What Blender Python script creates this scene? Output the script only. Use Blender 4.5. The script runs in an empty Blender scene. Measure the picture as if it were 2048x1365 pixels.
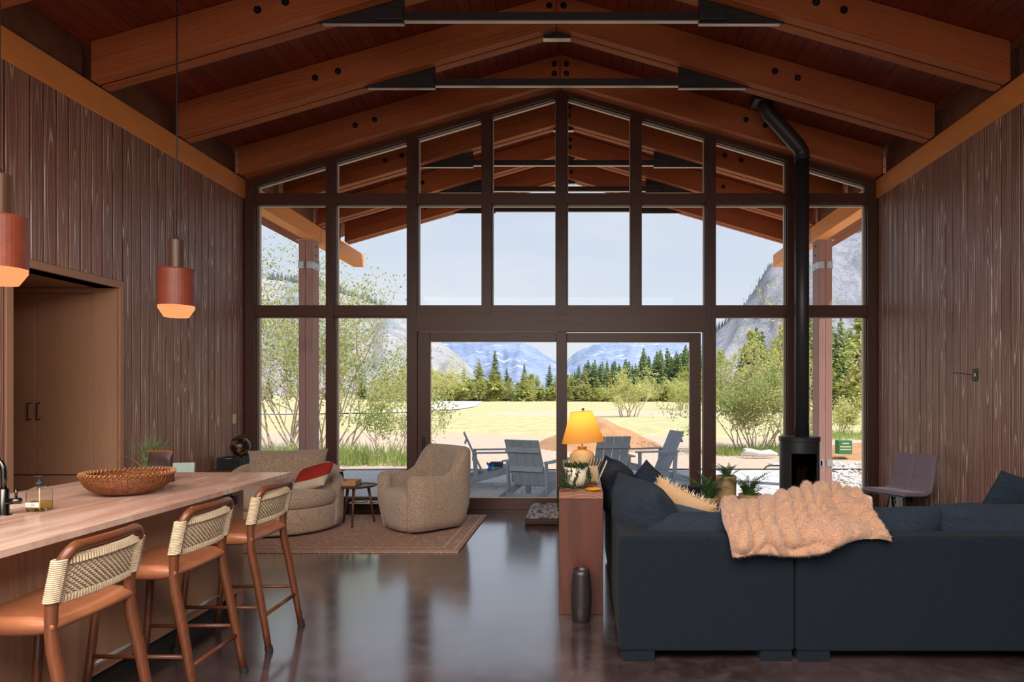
import bpy, bmesh, math, random
from mathutils import Vector, Matrix, noise
R = math.radians
PI = math.pi
SC = bpy.context.scene
COL = SC.collection
random.seed(7)

# ------------------------------------------------------------------ camera
cam = bpy.data.objects.new('camera', bpy.data.cameras.new('camera'))
COL.objects.link(cam)
cam.location = (0.0, 0.0, 1.5)
cam.rotation_euler = (R(90), 0, 0)
cam.data.sensor_width = 36.0
cam.data.lens = 1300.0 / 2048.0 * 36.0
cam.data.shift_x = -141.0 / 2048.0
cam.data.shift_y = 105.5 / 2048.0
cam.data.clip_start = 0.05
cam.data.clip_end = 20000
SC.camera = cam

# ------------------------------------------------------------------ view
SC.view_settings.view_transform = 'Standard'
SC.view_settings.look = 'None'
SC.view_settings.exposure = 0.0
SC.view_settings.gamma = 1.0
SC.view_settings.use_curve_mapping = False
SC.cycles.max_bounces = 10
SC.cycles.diffuse_bounces = 5
SC.cycles.glossy_bounces = 4
SC.cycles.transmission_bounces = 6
SC.cycles.transparent_max_bounces = 16
SC.cycles.sample_clamp_indirect = 6.0
SC.cycles.use_denoising = True

# ------------------------------------------------------------------ sky
world = bpy.data.worlds.new('sky')
SC.world = world
world.use_nodes = True
wn, wl = world.node_tree.nodes, world.node_tree.links
wn.clear()
tc = wn.new('ShaderNodeTexCoord')
sep = wn.new('ShaderNodeSeparateXYZ')
wl.new(tc.outputs['Generated'], sep.inputs[0])
ramp = wn.new('ShaderNodeValToRGB')
ramp.color_ramp.elements[0].position = 0.0
ramp.color_ramp.elements[0].color = (0.80, 0.85, 0.93, 1)
ramp.color_ramp.elements[1].position = 1.0
ramp.color_ramp.elements[1].color = (0.48, 0.60, 0.86, 1)
e = ramp.color_ramp.elements.new(0.3)
e.color = (0.64, 0.72, 0.89, 1)
wl.new(sep.outputs['Z'], ramp.inputs[0])
mp = wn.new('ShaderNodeMapping')
mp.inputs['Scale'].default_value = (1.6, 1.6, 7.0)
wl.new(tc.outputs['Generated'], mp.inputs[0])
cn = wn.new('ShaderNodeTexNoise')
cn.inputs['Scale'].default_value = 2.2
cn.inputs['Detail'].default_value = 7
cn.inputs['Roughness'].default_value = 0.55
wl.new(mp.outputs[0], cn.inputs[0])
cr = wn.new('ShaderNodeValToRGB')
cr.color_ramp.elements[0].position = 0.42
cr.color_ramp.elements[0].color = (0, 0, 0, 1)
cr.color_ramp.elements[1].position = 0.75
cr.color_ramp.elements[1].color = (0.55, 0.55, 0.55, 1)
wl.new(cn.outputs[0], cr.inputs[0])
mx = wn.new('ShaderNodeMix')
mx.data_type = 'RGBA'
wl.new(cr.outputs[0], mx.inputs[0])
wl.new(ramp.outputs[0], mx.inputs[6])
mx.inputs[7].default_value = (0.88, 0.90, 0.94, 1)
bg = wn.new('ShaderNodeBackground')
bg.inputs['Strength'].default_value = 1.0
wl.new(mx.outputs[2], bg.inputs[0])
wo = wn.new('ShaderNodeOutputWorld')
wl.new(bg.outputs[0], wo.inputs[0])

# ------------------------------------------------------------------ sun, and fill lights added out of view
def add_light(name, kind, loc, rot, energy, color, **kw):
    l = bpy.data.lights.new(name, kind)
    l.energy = energy
    l.color = color
    for k, v in kw.items():
        setattr(l, k, v)
    o = bpy.data.objects.new(name, l)
    COL.objects.link(o)
    o.location = loc
    o.rotation_euler = rot
    return o

sun_dir = Vector((0.56, -0.30, 0.95)).normalized()      # towards the sun: over the right-hand eave, a little behind the house
sun = add_light('sun', 'SUN', (20, -10, 30), (0, 0, 0), 5.4, (1.0, 0.96, 0.90), angle=R(0.6))
sun.rotation_euler = sun_dir.to_track_quat('Z', 'Y').to_euler()
add_light('rear_fill', 'AREA', (-0.9, -4.6, 2.0), (R(90), 0, 0), 70, (1.0, 0.95, 0.88), shape='RECTANGLE', size=6.6, size_y=3.2)  # added unseen fill from behind, standing in for assumed rear windows
add_light('overhead_fill', 'AREA', (-0.8, -0.4, 3.60), (R(6), 0, 0), 720, (1.0, 0.93, 0.84), shape='RECTANGLE', size=6.0, size_y=3.6)  # added fill above and behind the camera; no such lamp is known

# ------------------------------------------------------------------ material helpers
class NT:
    def __init__(s, name):
        s.m = bpy.data.materials.new(name)
        s.m.use_nodes = True
        s.t = s.m.node_tree
        s.t.nodes.clear()
        s.out = s.n('OutputMaterial')

    def n(s, kind, **kw):
        nd = s.t.nodes.new('ShaderNode' + kind)
        for k, v in kw.items():
            setattr(nd, k, v)
        return nd

    def l(s, a, b):
        s.t.links.new(a, b)

    def val(s, sock, v):
        if hasattr(v, 'is_output'):
            s.l(v, sock)
        else:
            sock.default_value = v

    def math(s, op, a, b=0.0, c=0.0):
        nd = s.n('Math', operation=op)
        s.val(nd.inputs[0], a)
        s.val(nd.inputs[1], b)
        s.val(nd.inputs[2], c)
        return nd.outputs[0]

    def noise(s, vec, scale, detail=4, rough=0.5, dist=0.0):
        nd = s.n('TexNoise')
        s.l(vec, nd.inputs['Vector'])
        nd.inputs['Scale'].default_value = scale
        nd.inputs['Detail'].default_value = detail
        nd.inputs['Roughness'].default_value = rough
        nd.inputs['Distortion'].default_value = dist
        return nd.outputs[0]

    def scaled(s, vec, sc):
        nd = s.n('VectorMath', operation='MULTIPLY')
        s.l(vec, nd.inputs[0])
        nd.inputs[1].default_value = sc
        return nd.outputs[0]

    def mix(s, f, a, b, blend='MIX'):
        nd = s.n('Mix', data_type='RGBA', blend_type=blend)
        s.val(nd.inputs[0], f)
        for i, v in ((6, a), (7, b)):
            if hasattr(v, 'is_output'):
                s.l(v, nd.inputs[i])
            else:
                nd.inputs[i].default_value = (*v[:3], 1)
        return nd.outputs[2]

    def step(s, v, lo, hi):
        nd = s.n('MapRange', interpolation_type='SMOOTHSTEP')
        s.val(nd.inputs[0], v)
        nd.inputs[1].default_value = lo
        nd.inputs[2].default_value = hi
        return nd.outputs[0]

    def objvec(s, rand=True):
        tc = s.n('TexCoord')
        if not rand:
            return tc.outputs['Object'], None
        oi = s.n('ObjectInfo')
        cb = s.n('CombineXYZ')
        s.l(s.math('MULTIPLY', oi.outputs['Random'], 37.0), cb.inputs[0])
        s.l(s.math('MULTIPLY', oi.outputs['Random'], 71.0), cb.inputs[1])
        s.l(s.math('MULTIPLY', oi.outputs['Random'], 53.0), cb.inputs[2])
        ad = s.n('VectorMath', operation='ADD')
        s.l(tc.outputs['Object'], ad.inputs[0])
        s.l(cb.outputs[0], ad.inputs[1])
        return ad.outputs[0], oi.outputs['Random']

    def bsdf(s, color, rough=0.5, metal=0.0, spec=0.5, bump=None, bstr=0.3, bdist=0.01, **kw):
        p = s.n('BsdfPrincipled')
        s.p = p
        if hasattr(color, 'is_output'):
            s.l(color, p.inputs['Base Color'])
        else:
            p.inputs['Base Color'].default_value = (*color[:3], 1)
        s.val(p.inputs['Roughness'], rough)
        s.val(p.inputs['Metallic'], metal)
        s.val(p.inputs['Specular IOR Level'], spec)
        for k, v in kw.items():
            p.inputs[k].default_value = v
        if bump is not None:
            b = s.n('Bump')
            b.inputs['Strength'].default_value = bstr
            b.inputs['Distance'].default_value = bdist
            s.l(bump, b.inputs['Height'])
            s.l(b.outputs[0], p.inputs['Normal'])
        s.l(p.outputs[0], s.out.inputs[0])
        return s.m


def srgb(r, g, b):
    return tuple(((c / 255 / 12.92) if c / 255 <= 0.04045 else ((c / 255 + 0.055) / 1.055) ** 2.4) for c in (r, g, b))


def plain(name, c, rough=0.5, metal=0.0, spec=0.5, var=0.0, nscale=8.0, bstr=0.0, bscale=60.0, bdist=0.004, **kw):
    t = NT(name)
    v, rnd = t.objvec()
    col = c
    if var:
        f = t.noise(v, nscale, 5, 0.6)
        col = t.mix(t.step(f, 0.3, 0.7), tuple(x * (1 - var) for x in c), tuple(min(1, x * (1 + var)) for x in c))
    bump = t.noise(v, bscale, 3, 0.6) if bstr else None
    return t.bsdf(col, rough, metal, spec, bump, bstr, bdist, **kw)


def wood(name, along, base, line, freq=70.0, lo=0.62, hi=0.95, mask=1.0, d0=0.06, amp=0.05, af=1.1, var=0.25, rough=0.5,
         bstr=0.25, bdist=0.003, fine=0.35, spec=0.5, tone=None, line_rough=None, across=None):
    """Solid flat-sawn timber: growth rings around an axis that wanders, so faces show cathedral arches."""
    t = NT(name)
    v, rnd = t.objvec()
    tc = t.n('TexCoord')
    sp = t.n('SeparateXYZ')
    t.l(tc.outputs['Object'], sp.inputs[0])
    sr = t.n('SeparateXYZ')
    t.l(v, sr.inputs[0])
    i = 'XYZ'.index(along)
    oth = [k for k in range(3) if k != i]
    if across:
        oth.sort(key=lambda k: 'XYZ'[k] != across)
    sc = [9.0, 9.0, 9.0]
    sc[i] = af
    wob = t.noise(t.scaled(v, tuple(sc)), 1.0, 3, 0.5)
    sc2 = [2.0, 2.0, 2.0]
    sc2[i] = af * 0.7
    wob2 = t.noise(t.scaled(v, tuple(sc2)), 1.0, 1, 0.5)
    a = t.math('ADD', sp.outputs[oth[0]], t.math('MULTIPLY', t.math('SUBTRACT', wob, 0.5), 0.03))
    d = t.math('ADD', sp.outputs[oth[1]], t.math('ADD', d0, t.math('MULTIPLY', t.math('SUBTRACT', wob2, 0.5), amp * 4)))
    r = t.math('SQRT', t.math('ADD', t.math('MULTIPLY', a, a), t.math('MULTIPLY', d, d)))
    ph = t.math('ADD', t.math('MULTIPLY', r, freq * 6.283), t.math('MULTIPLY', wob, 5.0))
    ring = t.math('ADD', t.math('MULTIPLY', t.math('SINE', ph), 0.5), 0.5)
    ln = t.step(ring, lo, hi)
    sf = [160.0, 160.0, 160.0]
    sf[i] = 5.0
    fib = t.noise(t.scaled(v, tuple(sf)), 1.0, 3, 0.6)
    sb = [5.0, 5.0, 5.0]
    sb[i] = 0.8
    blotch = t.noise(t.scaled(v, tuple(sb)), 1.0, 3, 0.5)
    m = t.math('MULTIPLY', ln, t.math('MULTIPLY', t.step(blotch, 0.3, 0.65), mask))
    b0 = tuple(x * (1 - var) for x in base)
    b1 = tuple(x * (1 + var) for x in base)
    c = t.mix(t.step(fib, 0.3, 0.7), tuple(x * (1 - fine) for x in base), base)
    c = t.mix(rnd, t.mix(0.5, c, b0), t.mix(0.5, c, b1))
    if tone:
        c = t.mix(t.math('MULTIPLY', t.step(blotch, 0.45, 0.7), 0.6), c, tone)
    c = t.mix(m, c, line)
    h = t.math('ADD', t.math('MULTIPLY', ring, 0.7), t.math('MULTIPLY', fib, 0.5))
    rr = rough
    if line_rough is not None:
        rr = t.math('ADD', rough, t.math('MULTIPLY', m, line_rough - rough))
    return t.bsdf(c, rr, 0.0, spec, h, bstr, bdist)


def glass_mat(name, tint=(1, 1, 1), refl=0.06):
    t = NT(name)
    tr = t.n('BsdfTransparent')
    tr.inputs[0].default_value = (*tint, 1)
    gl = t.n('BsdfGlossy')
    gl.inputs['Roughness'].default_value = 0.0
    fr = t.n('Fresnel')
    fr.inputs[0].default_value = 1.15
    mx = t.n('MixShader')
    t.l(t.math('MULTIPLY', fr.outputs[0], 0.8), mx.inputs[0])
    t.l(tr.outputs[0], mx.inputs[1])
    t.l(gl.outputs[0], mx.inputs[2])
    t.l(mx.outputs[0], t.out.inputs[0])
    return t.m


def emit(name, c, strength):
    t = NT(name)
    em = t.n('Emission')
    em.inputs[0].default_value = (*c, 1)
    em.inputs[1].default_value = strength
    t.l(em.outputs[0], t.out.inputs[0])
    return t.m


def leafy(name, c1, c2, trans=0.35, nscale=3.0, rough=0.55):
    t = NT(name)
    v, rnd = t.objvec()
    f = t.noise(v, nscale, 3, 0.6)
    oi = t.n('ObjectInfo')
    col = t.mix(t.step(f, 0.33, 0.67), c1, c2)
    col = t.mix(t.math('MULTIPLY', oi.outputs['Random'], 0.4), col, tuple(x * 0.7 for x in c1))
    p = t.n('BsdfPrincipled')
    t.l(col, p.inputs['Base Color'])
    p.inputs['Roughness'].default_value = rough
    p.inputs['Specular IOR Level'].default_value = 0.3
    tl = t.n('BsdfTranslucent')
    t.l(col, tl.inputs[0])
    mx = t.n('MixShader')
    mx.inputs[0].default_value = trans
    t.l(p.outputs[0], mx.inputs[1])
    t.l(tl.outputs[0], mx.inputs[2])
    t.l(mx.outputs[0], t.out.inputs[0])
    return t.m


def fabric(name, c1, c2, scale=500.0, stretch=(1, 1, 1), bstr=0.5, bdist=0.002, rough=0.9, wr=0.0, sheen=0.2, lo=0.35, hi=0.65):
    t = NT(name)
    v, rnd = t.objvec()
    f = t.noise(t.scaled(v, stretch), scale, 2, 0.7)
    col = t.mix(t.step(f, lo, hi), c1, c2)
    h = f
    if wr:
        w = t.noise(t.scaled(v, (0.7, 1.0, 2.6)), 9.0, 4, 0.6, 0.8)
        h = t.math('ADD', t.math('MULTIPLY', f, 0.25), t.math('MULTIPLY', w, wr))
    m = t.bsdf(col, rough, 0.0, 0.25, h, bstr, bdist)
    t.p.inputs['Sheen Weight'].default_value = sheen
    return m


# ------------------------------------------------------------------ mesh helpers
ORG = {}


class B:
    def __init__(s):
        s.bm = bmesh.new()

    def box(s, x0, x1, y0, y1, z0, z1, bev=0.0, seg=2):
        t = bmesh.new()
        bmesh.ops.create_cube(t, size=1.0)
        for v in t.verts:
            v.co = Vector(((x0 + x1) / 2 + v.co.x * (x1 - x0), (y0 + y1) / 2 + v.co.y * (y1 - y0), (z0 + z1) / 2 + v.co.z * (z1 - z0)))
        if bev:
            bmesh.ops.bevel(t, geom=t.edges[:], offset=bev, segments=seg, profile=0.6, affect='EDGES')
        s._add(t)
        return s

    def obox(s, p0, p1, w, h, bev=0.0, up=(0, 0, 1)):
        """a bar from p0 to p1 of width w (sideways) and height h (up)"""
        p0, p1 = Vector(p0), Vector(p1)
        d = p1 - p0
        L = d.length
        z = d.normalized()
        u = Vector(up)
        x = u.cross(z)
        x = x.normalized() if x.length > 1e-6 else Vector((1, 0, 0))
        y = z.cross(x)
        t = bmesh.new()
        bmesh.ops.create_cube(t, size=1.0)
        for v in t.verts:
            v.co = Vector((v.co.x * w, v.co.y * h, v.co.z * L))
        if bev:
            bmesh.ops.bevel(t, geom=t.edges[:], offset=bev, segments=2, profile=0.6, affect='EDGES')
        c = (p0 + p1) / 2
        for v in t.verts:
            v.co = c + x * v.co.x + y * v.co.y + z * v.co.z
        s._add(t)
        return s

    def _add(s, t):
        me = bpy.data.meshes.new('tmp')
        t.to_mesh(me)
        t.free()
        s.bm.from_mesh(me)
        bpy.data.meshes.remove(me)

    def tube(s, pts, rad, seg=8, cap=True):
        pts = [Vector(p) for p in pts]
        n = len(pts)
        rs = rad if isinstance(rad, (list, tuple)) else [rad] * n
        tg = []
        for i in range(n):
            a = pts[max(0, i - 1)]
            b = pts[min(n - 1, i + 1)]
            tg.append((b - a).normalized())
        up = Vector((0, 0, 1)) if abs(tg[0].z) < 0.9 else Vector((1, 0, 0))
        x = up.cross(tg[0]).normalized()
        rings = []
        for i in range(n):
            x = (x - tg[i] * x.dot(tg[i]))
            x = x.normalized() if x.length > 1e-6 else tg[i].orthogonal().normalized()
            y = tg[i].cross(x)
            rings.append([s.bm.verts.new(pts[i] + (x * math.cos(2 * PI * k / seg) + y * math.sin(2 * PI * k / seg)) * rs[i]) for k in range(seg)])
        for i in range(n - 1):
            for k in range(seg):
                s.bm.faces.new((rings[i][k], rings[i][(k + 1) % seg], rings[i + 1][(k + 1) % seg], rings[i + 1][k]))
        if cap:
            s.bm.faces.new(list(reversed(rings[0])))
            s.bm.faces.new(rings[-1])
        return s

    def lathe(s, prof, c=(0, 0, 0), seg=32, cap=True):
        rings = []
        for r, z in prof:
            rings.append([s.bm.verts.new((c[0] + r * math.cos(2 * PI * k / seg), c[1] + r * math.sin(2 * PI * k / seg), c[2] + z)) for k in range(seg)])
        for i in range(len(rings) - 1):
            for k in range(seg):
                s.bm.faces.new((rings[i][k], rings[i][(k + 1) % seg], rings[i + 1][(k + 1) % seg], rings[i + 1][k]))
        if cap:
            s.bm.faces.new(list(reversed(rings[0])))
            s.bm.faces.new(rings[-1])
        return s

    def prism(s, pts, y0, y1):
        """polygon in x,z extruded along y"""
        a = [s.bm.verts.new((x, y0, z)) for x, z in pts]
        b = [s.bm.verts.new((x, y1, z)) for x, z in pts]
        n = len(pts)
        s.bm.faces.new(a)
        s.bm.faces.new(list(reversed(b)))
        for i in range(n):
            s.bm.faces.new((a[i], b[i], b[(i + 1) % n], a[(i + 1) % n]))
        return s

    def ring_prism(s, outer, inner, y0, y1):
        n = len(outer)
        V = lambda p, y: s.bm.verts.new((p[0], y, p[1]))
        o0, o1 = [V(p, y0) for p in outer], [V(p, y1) for p in outer]
        i0, i1 = [V(p, y0) for p in inner], [V(p, y1) for p in inner]
        for k in range(n):
            j = (k + 1) % n
            s.bm.faces.new((o0[k], o0[j], i0[j], i0[k]))
            s.bm.faces.new((o1[j], o1[k], i1[k], i1[j]))
            s.bm.faces.new((o0[j], o0[k], o1[k], o1[j]))
            s.bm.faces.new((i0[k], i0[j], i1[j], i1[k]))
        return s

    def grid(s, f, nu, nv, cu=False, cv=False):
        V = [[s.bm.verts.new(f(i / (nu if cu else nu - 1), j / (nv if cv else nv - 1))) for j in range(nv)] for i in range(nu)]
        for i in range(nu if cu else nu - 1):
            for j in range(nv if cv else nv - 1):
                s.bm.faces.new((V[i][j], V[(i + 1) % nu][j], V[(i + 1) % nu][(j + 1) % nv], V[i][(j + 1) % nv]))
        return s

    def sphere(s, c, r, u=16, v=10, sc=(1, 1, 1)):
        t = bmesh.new()
        bmesh.ops.create_uvsphere(t, u_segments=u, v_segments=v, radius=r)
        for w in t.verts:
            w.co = Vector((c[0] + w.co.x * sc[0], c[1] + w.co.y * sc[1], c[2] + w.co.z * sc[2]))
        s._add(t)
        return s

    def pillow(s, w, h, t, mat=None, n=18, wrinkle=0.0, seed=0, p=3.0, crown=0.0):
        """a stuffed cushion in the x,z plane, thickness along y, centred on the origin"""
        tb = bmesh.new()
        def thick(u, v):
            return t / 2 * (max(0.0, 1 - abs(u) ** p) ** 0.55) * (max(0.0, 1 - abs(v) ** p) ** 0.55)
        sides = []
        for sg in (-1, 1):
            V = []
            for i in range(n + 1):
                row = []
                for j in range(n + 1):
                    u, v = -1 + 2 * i / n, -1 + 2 * j / n
                    u, v = math.sin(u * PI / 2), math.sin(v * PI / 2)
                    pin = 1 - 0.07 * (1 - abs(v) ** 2) * abs(u) ** 4
                    pin2 = 1 - 0.07 * (1 - abs(u) ** 2) * abs(v) ** 4
                    x, z = u * w / 2 * pin, v * h / 2 * pin2
                    y = sg * thick(u, v)
                    if wrinkle:
                        q = Vector((x * 5 + seed, z * 11 + seed * 1.7, sg * 3.0))
                        wv = noise.noise(q) * 0.6 + noise.noise(q * 2.3) * 0.4
                        y += sg * wrinkle * wv * min(1, thick(u, v) / (t * 0.2))
                        z += wrinkle * 0.7 * noise.noise(Vector((x * 6, seed, z * 3)))
                    row.append(tb.verts.new((x, y, z)))
                V.append(row)
            for i in range(n):
                for j in range(n):
                    f = (V[i][j], V[i + 1][j], V[i + 1][j + 1], V[i][j + 1])
                    tb.faces.new(f if sg < 0 else tuple(reversed(f)))
            sides.append(V)
        bmesh.ops.remove_doubles(tb, verts=tb.verts[:], dist=0.0005)
        if mat is not None:
            for v in tb.verts:
                v.co = mat @ v.co
        s._add(tb)
        return s

    def xf(s, m):
        for v in s.bm.verts:
            v.co = m @ v.co
        return s

    def obj(s, name, mat, parent=None, smooth=False, kind=None, label=None, local=False):
        me = bpy.data.meshes.new(name)
        bmesh.ops.recalc_face_normals(s.bm, faces=s.bm.faces[:])
        if parent is not None and not local:
            o_ = ORG.get(parent.name, (0, 0, 0))
            if any(o_):
                bmesh.ops.translate(s.bm, verts=s.bm.verts[:], vec=-Vector(o_))
        s.bm.to_mesh(me)
        s.bm.free()
        return link(name, me, mat, parent, smooth, kind, label)


def link(name, me, mat, parent=None, smooth=False, kind=None, label=None):
    if mat is not None and not me.materials:
        me.materials.append(mat)
    if smooth:
        for p in me.polygons:
            p.use_smooth = True
    o = bpy.data.objects.new(name, me)
    COL.objects.link(o)
    if parent is not None:
        o.parent = parent
        ORG[o.name] = ORG.get(parent.name, (0, 0, 0))
    if kind:
        o['kind'] = kind
    if label:
        o['label'] = label
    return o


def pyd(name, verts, faces, mat, parent=None, smooth=False, kind=None):
    me = bpy.data.meshes.new(name)
    o_ = ORG.get(parent.name, (0, 0, 0)) if parent is not None else (0, 0, 0)
    if any(o_):
        verts = [(v[0] - o_[0], v[1] - o_[1], v[2] - o_[2]) for v in verts]
    me.from_pydata(verts, [], faces)
    return link(name, me, mat, parent, smooth, kind)


def thing(name, label, cat, loc=(0, 0, 0), group=None, kind=None):
    o = bpy.data.objects.new(name, None)
    o.empty_display_size = 0.1
    COL.objects.link(o)
    o.location = loc
    ORG[o.name] = tuple(loc)
    if label:
        o['label'] = label
    if cat:
        o['category'] = cat
    if group:
        o['group'] = group
    if kind:
        o['kind'] = kind
    return o


def tag(o, label, cat, group=None):
    o['label'] = label
    o['category'] = cat
    if group:
        o['group'] = group
    return o


def struct(o, label=None):
    o['kind'] = 'structure'
    if label:
        o['label'] = label
    return o


KIDS = {}


def copy_tree(o, parent=None, loc=None, rz=None, label=None, scale=None):
    c = o.copy()
    COL.objects.link(c)
    if parent is not None:
        c.parent = parent
    for ch in list(o.children):
        copy_tree(ch, c)
    if loc is not None:
        c.location = loc
    if rz is not None:
        c.rotation_euler = (0, 0, rz)
    if label:
        c['label'] = label
    if scale is not None:
        c.scale = (scale,) * 3 if not isinstance(scale, tuple) else scale
    return c


def inset(pts, w):
    """inset a convex polygon (list of (x,z)) by w"""
    n = len(pts)
    area = sum(pts[i][0] * pts[(i + 1) % n][1] - pts[(i + 1) % n][0] * pts[i][1] for i in range(n))
    sg = 1 if area > 0 else -1
    ln = []
    for i in range(n):
        a, b = Vector(pts[i]), Vector(pts[(i + 1) % n])
        d = (b - a).normalized()
        nr = Vector((-d.y, d.x)) * sg
        ln.append((a + nr * w, d))
    out = []
    for i in range(n):
        p, d = ln[i - 1]
        q, e_ = ln[i]
        den = d.x * e_.y - d.y * e_.x
        k = ((q.x - p.x) * e_.y - (q.y - p.y) * e_.x) / den
        out.append((p.x + d.x * k, p.y + d.y * k))
    return out


# ------------------------------------------------------------------ materials
M = {}
M['siding'] = wood('dark_siding', 'Z', srgb(150, 104, 90), srgb(224, 202, 190), freq=62, lo=0.84, hi=0.98, mask=0.75, d0=0.035, amp=0.030, af=1.1,
                   var=0.30, rough=0.40, bstr=0.6, bdist=0.005, fine=0.40, line_rough=0.3, spec=0.8, across='Y')
M['timber'] = wood('rafter_timber', 'X', srgb(182, 101, 54), srgb(146, 74, 37), freq=38, lo=0.5, hi=0.9, mask=0.7, d0=0.12, amp=0.06, af=0.7, var=0.14, rough=0.7,
                   bstr=0.35, bdist=0.004, tone=srgb(160, 86, 46))
M['beam'] = wood('beam_timber', 'Y', srgb(250, 164, 88), srgb(222, 128, 58), freq=45, lo=0.5, hi=0.9, mask=0.8, d0=0.10, amp=0.05, af=0.6, var=0.10, rough=0.55,
                 bstr=0.2, bdist=0.003)
M['post'] = wood('post_timber', 'Z', srgb(178, 134, 122), srgb(146, 104, 92), freq=45, lo=0.5, hi=0.9, mask=0.6, d0=0.10, amp=0.05, af=0.6, var=0.10, rough=0.6,
                 bstr=0.2, bdist=0.003)
M['deck'] = wood('ceiling_deck', 'Y', srgb(134, 58, 34), srgb(100, 40, 23), freq=60, lo=0.5, hi=0.95, mask=0.6, d0=0.06, amp=0.04, af=0.7, var=0.28, rough=0.6,
                 bstr=0.15, bdist=0.002)
M['block'] = plain('blocking_wood', srgb(120, 78, 60), 0.75, var=0.15)
M['winframe'] = wood('window_wood', 'Z', srgb(80, 47, 37), srgb(60, 33, 26), freq=60, lo=0.5, hi=0.95, mask=0.5, d0=0.06, amp=0.04, af=0.6, var=0.08, rough=0.45, bstr=0.1)
M['winframeX'] = wood('window_wood_across', 'X', srgb(86, 51, 38), srgb(64, 36, 26), freq=60, lo=0.5, hi=0.95, mask=0.5, d0=0.06, amp=0.04, af=0.6, var=0.08, rough=0.45, bstr=0.1)
M['bead'] = plain('glazing_bead', srgb(196, 180, 160), 0.4)
M['glass'] = glass_mat('window_glass', (0.98, 0.99, 0.985))
M['oak'] = wood('oak_veneer', 'Z', srgb(180, 134, 106), srgb(154, 110, 84), freq=120, lo=0.45, hi=0.95, mask=0.6, d0=0.2, amp=0.08, af=0.5, var=0.07, rough=0.45, bstr=0.08, fine=0.16)
M['oakX'] = wood('oak_veneer_across', 'Y', srgb(180, 134, 106), srgb(154, 110, 84), freq=120, lo=0.45, hi=0.95, mask=0.6, d0=0.2, amp=0.08, af=0.5, var=0.07, rough=0.45, bstr=0.08, fine=0.16)
M['black'] = plain('black_steel', (0.045, 0.044, 0.050), 0.42, 0.3, bstr=0.05)
M['blackmatte'] = plain('black_matte', (0.02, 0.02, 0.022), 0.6)
M['bolt'] = plain('bolt_steel', (0.06, 0.06, 0.07), 0.35, 0.9)
M['galv'] = plain('galvanised_steel', (0.45, 0.47, 0.48), 0.45, 0.8, var=0.15, nscale=30)
M['gunmetal'] = plain('gunmetal', (0.10, 0.095, 0.09), 0.25, 1.0)
M['stool'] = wood('stool_wood', 'Z', srgb(114, 64, 40), srgb(86, 45, 27), freq=90, lo=0.5, hi=0.95, mask=0.5, d0=0.05, amp=0.04, af=1.0, var=0.06, rough=0.32, bstr=0.05)
M['leather'] = plain('tan_leather', srgb(160, 98, 66), 0.36, var=0.12, nscale=10, bstr=0.12, bscale=260, bdist=0.002)
M['cord'] = plain('woven_cord', srgb(212, 188, 158), 0.75, var=0.12, nscale=60, bstr=0.3, bscale=500)
M['rubber'] = plain('black_rubber', (0.015, 0.014, 0.014), 0.7)
M['console'] = wood('console_wood', 'Z', srgb(94, 48, 32), srgb(72, 35, 23), freq=50, lo=0.5, hi=0.95, mask=0.7, d0=0.10, amp=0.05, af=0.5, var=0.05, rough=0.4, bstr=0.1)
M['consoleY'] = wood('console_wood_top', 'Y', srgb(140, 88, 66), srgb(186, 150, 132), freq=60, lo=0.6, hi=0.95, mask=0.7, d0=0.06, amp=0.05, af=1.2, var=0.05, rough=0.35, bstr=0.15)
M['walnut'] = wood('walnut', 'Z', srgb(92, 60, 40), srgb(64, 40, 26), freq=80, lo=0.5, hi=0.95, mask=0.5, d0=0.05, amp=0.04, af=1, var=0.05, rough=0.4, bstr=0.08)
M['boucle'] = fabric('boucle', srgb(150, 122, 100), srgb(204, 180, 158), 95, bstr=0.9, bdist=0.012, lo=0.3, hi=0.7, sheen=0.4)
M['navy'] = fabric('navy_linen', srgb(8, 13, 20), srgb(22, 32, 44), 130, (1, 6, 6), bstr=0.35, bdist=0.002, lo=0.3, hi=0.7, sheen=0.03)
M['navycush'] = fabric('navy_cushion', srgb(22, 30, 41), srgb(46, 58, 74), 260, bstr=0.5, bdist=0.03, wr=0.8, sheen=0.02)
M['plum'] = fabric('plum_felt', srgb(116, 102, 116), srgb(138, 124, 138), 500, bstr=0.2, sheen=0.3)
M['cream'] = plain('cream_ceramic', srgb(226, 210, 186), 0.35)
M['terra'] = plain('tan_ceramic', srgb(196, 160, 112), 0.55, var=0.08, nscale=6)
M['yellow'] = plain('yellow_ceramic', srgb(226, 160, 20), 0.25)
M['marble'] = None
M['chairgrey'] = plain('weathered_blue_grey', srgb(156, 168, 182), 0.6, var=0.08, nscale=12, bstr=0.1, bscale=80)
M['paver'] = plain('stone_paver', srgb(198, 197, 200), 0.85, var=0.12, nscale=14, bstr=0.3, bscale=120)
M['screen'] = plain('black_gloss', (0.01, 0.01, 0.012), 0.12)

# ------------------------------------------------------------------ shell dimensions (metres; camera stands at x=0, y=0)
XL, XR, XC = -4.30, 3.75, -0.275      # faces of the side walls, ridge line
YW = 8.28                              # inner face of the window wall
RIDGE, PITCH, RH = 5.37, 0.288, 0.345  # underside of the rafters at the ridge, slope, plumb height
def rb(x):
    return RIDGE - PITCH * abs(x - XC)

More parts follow.
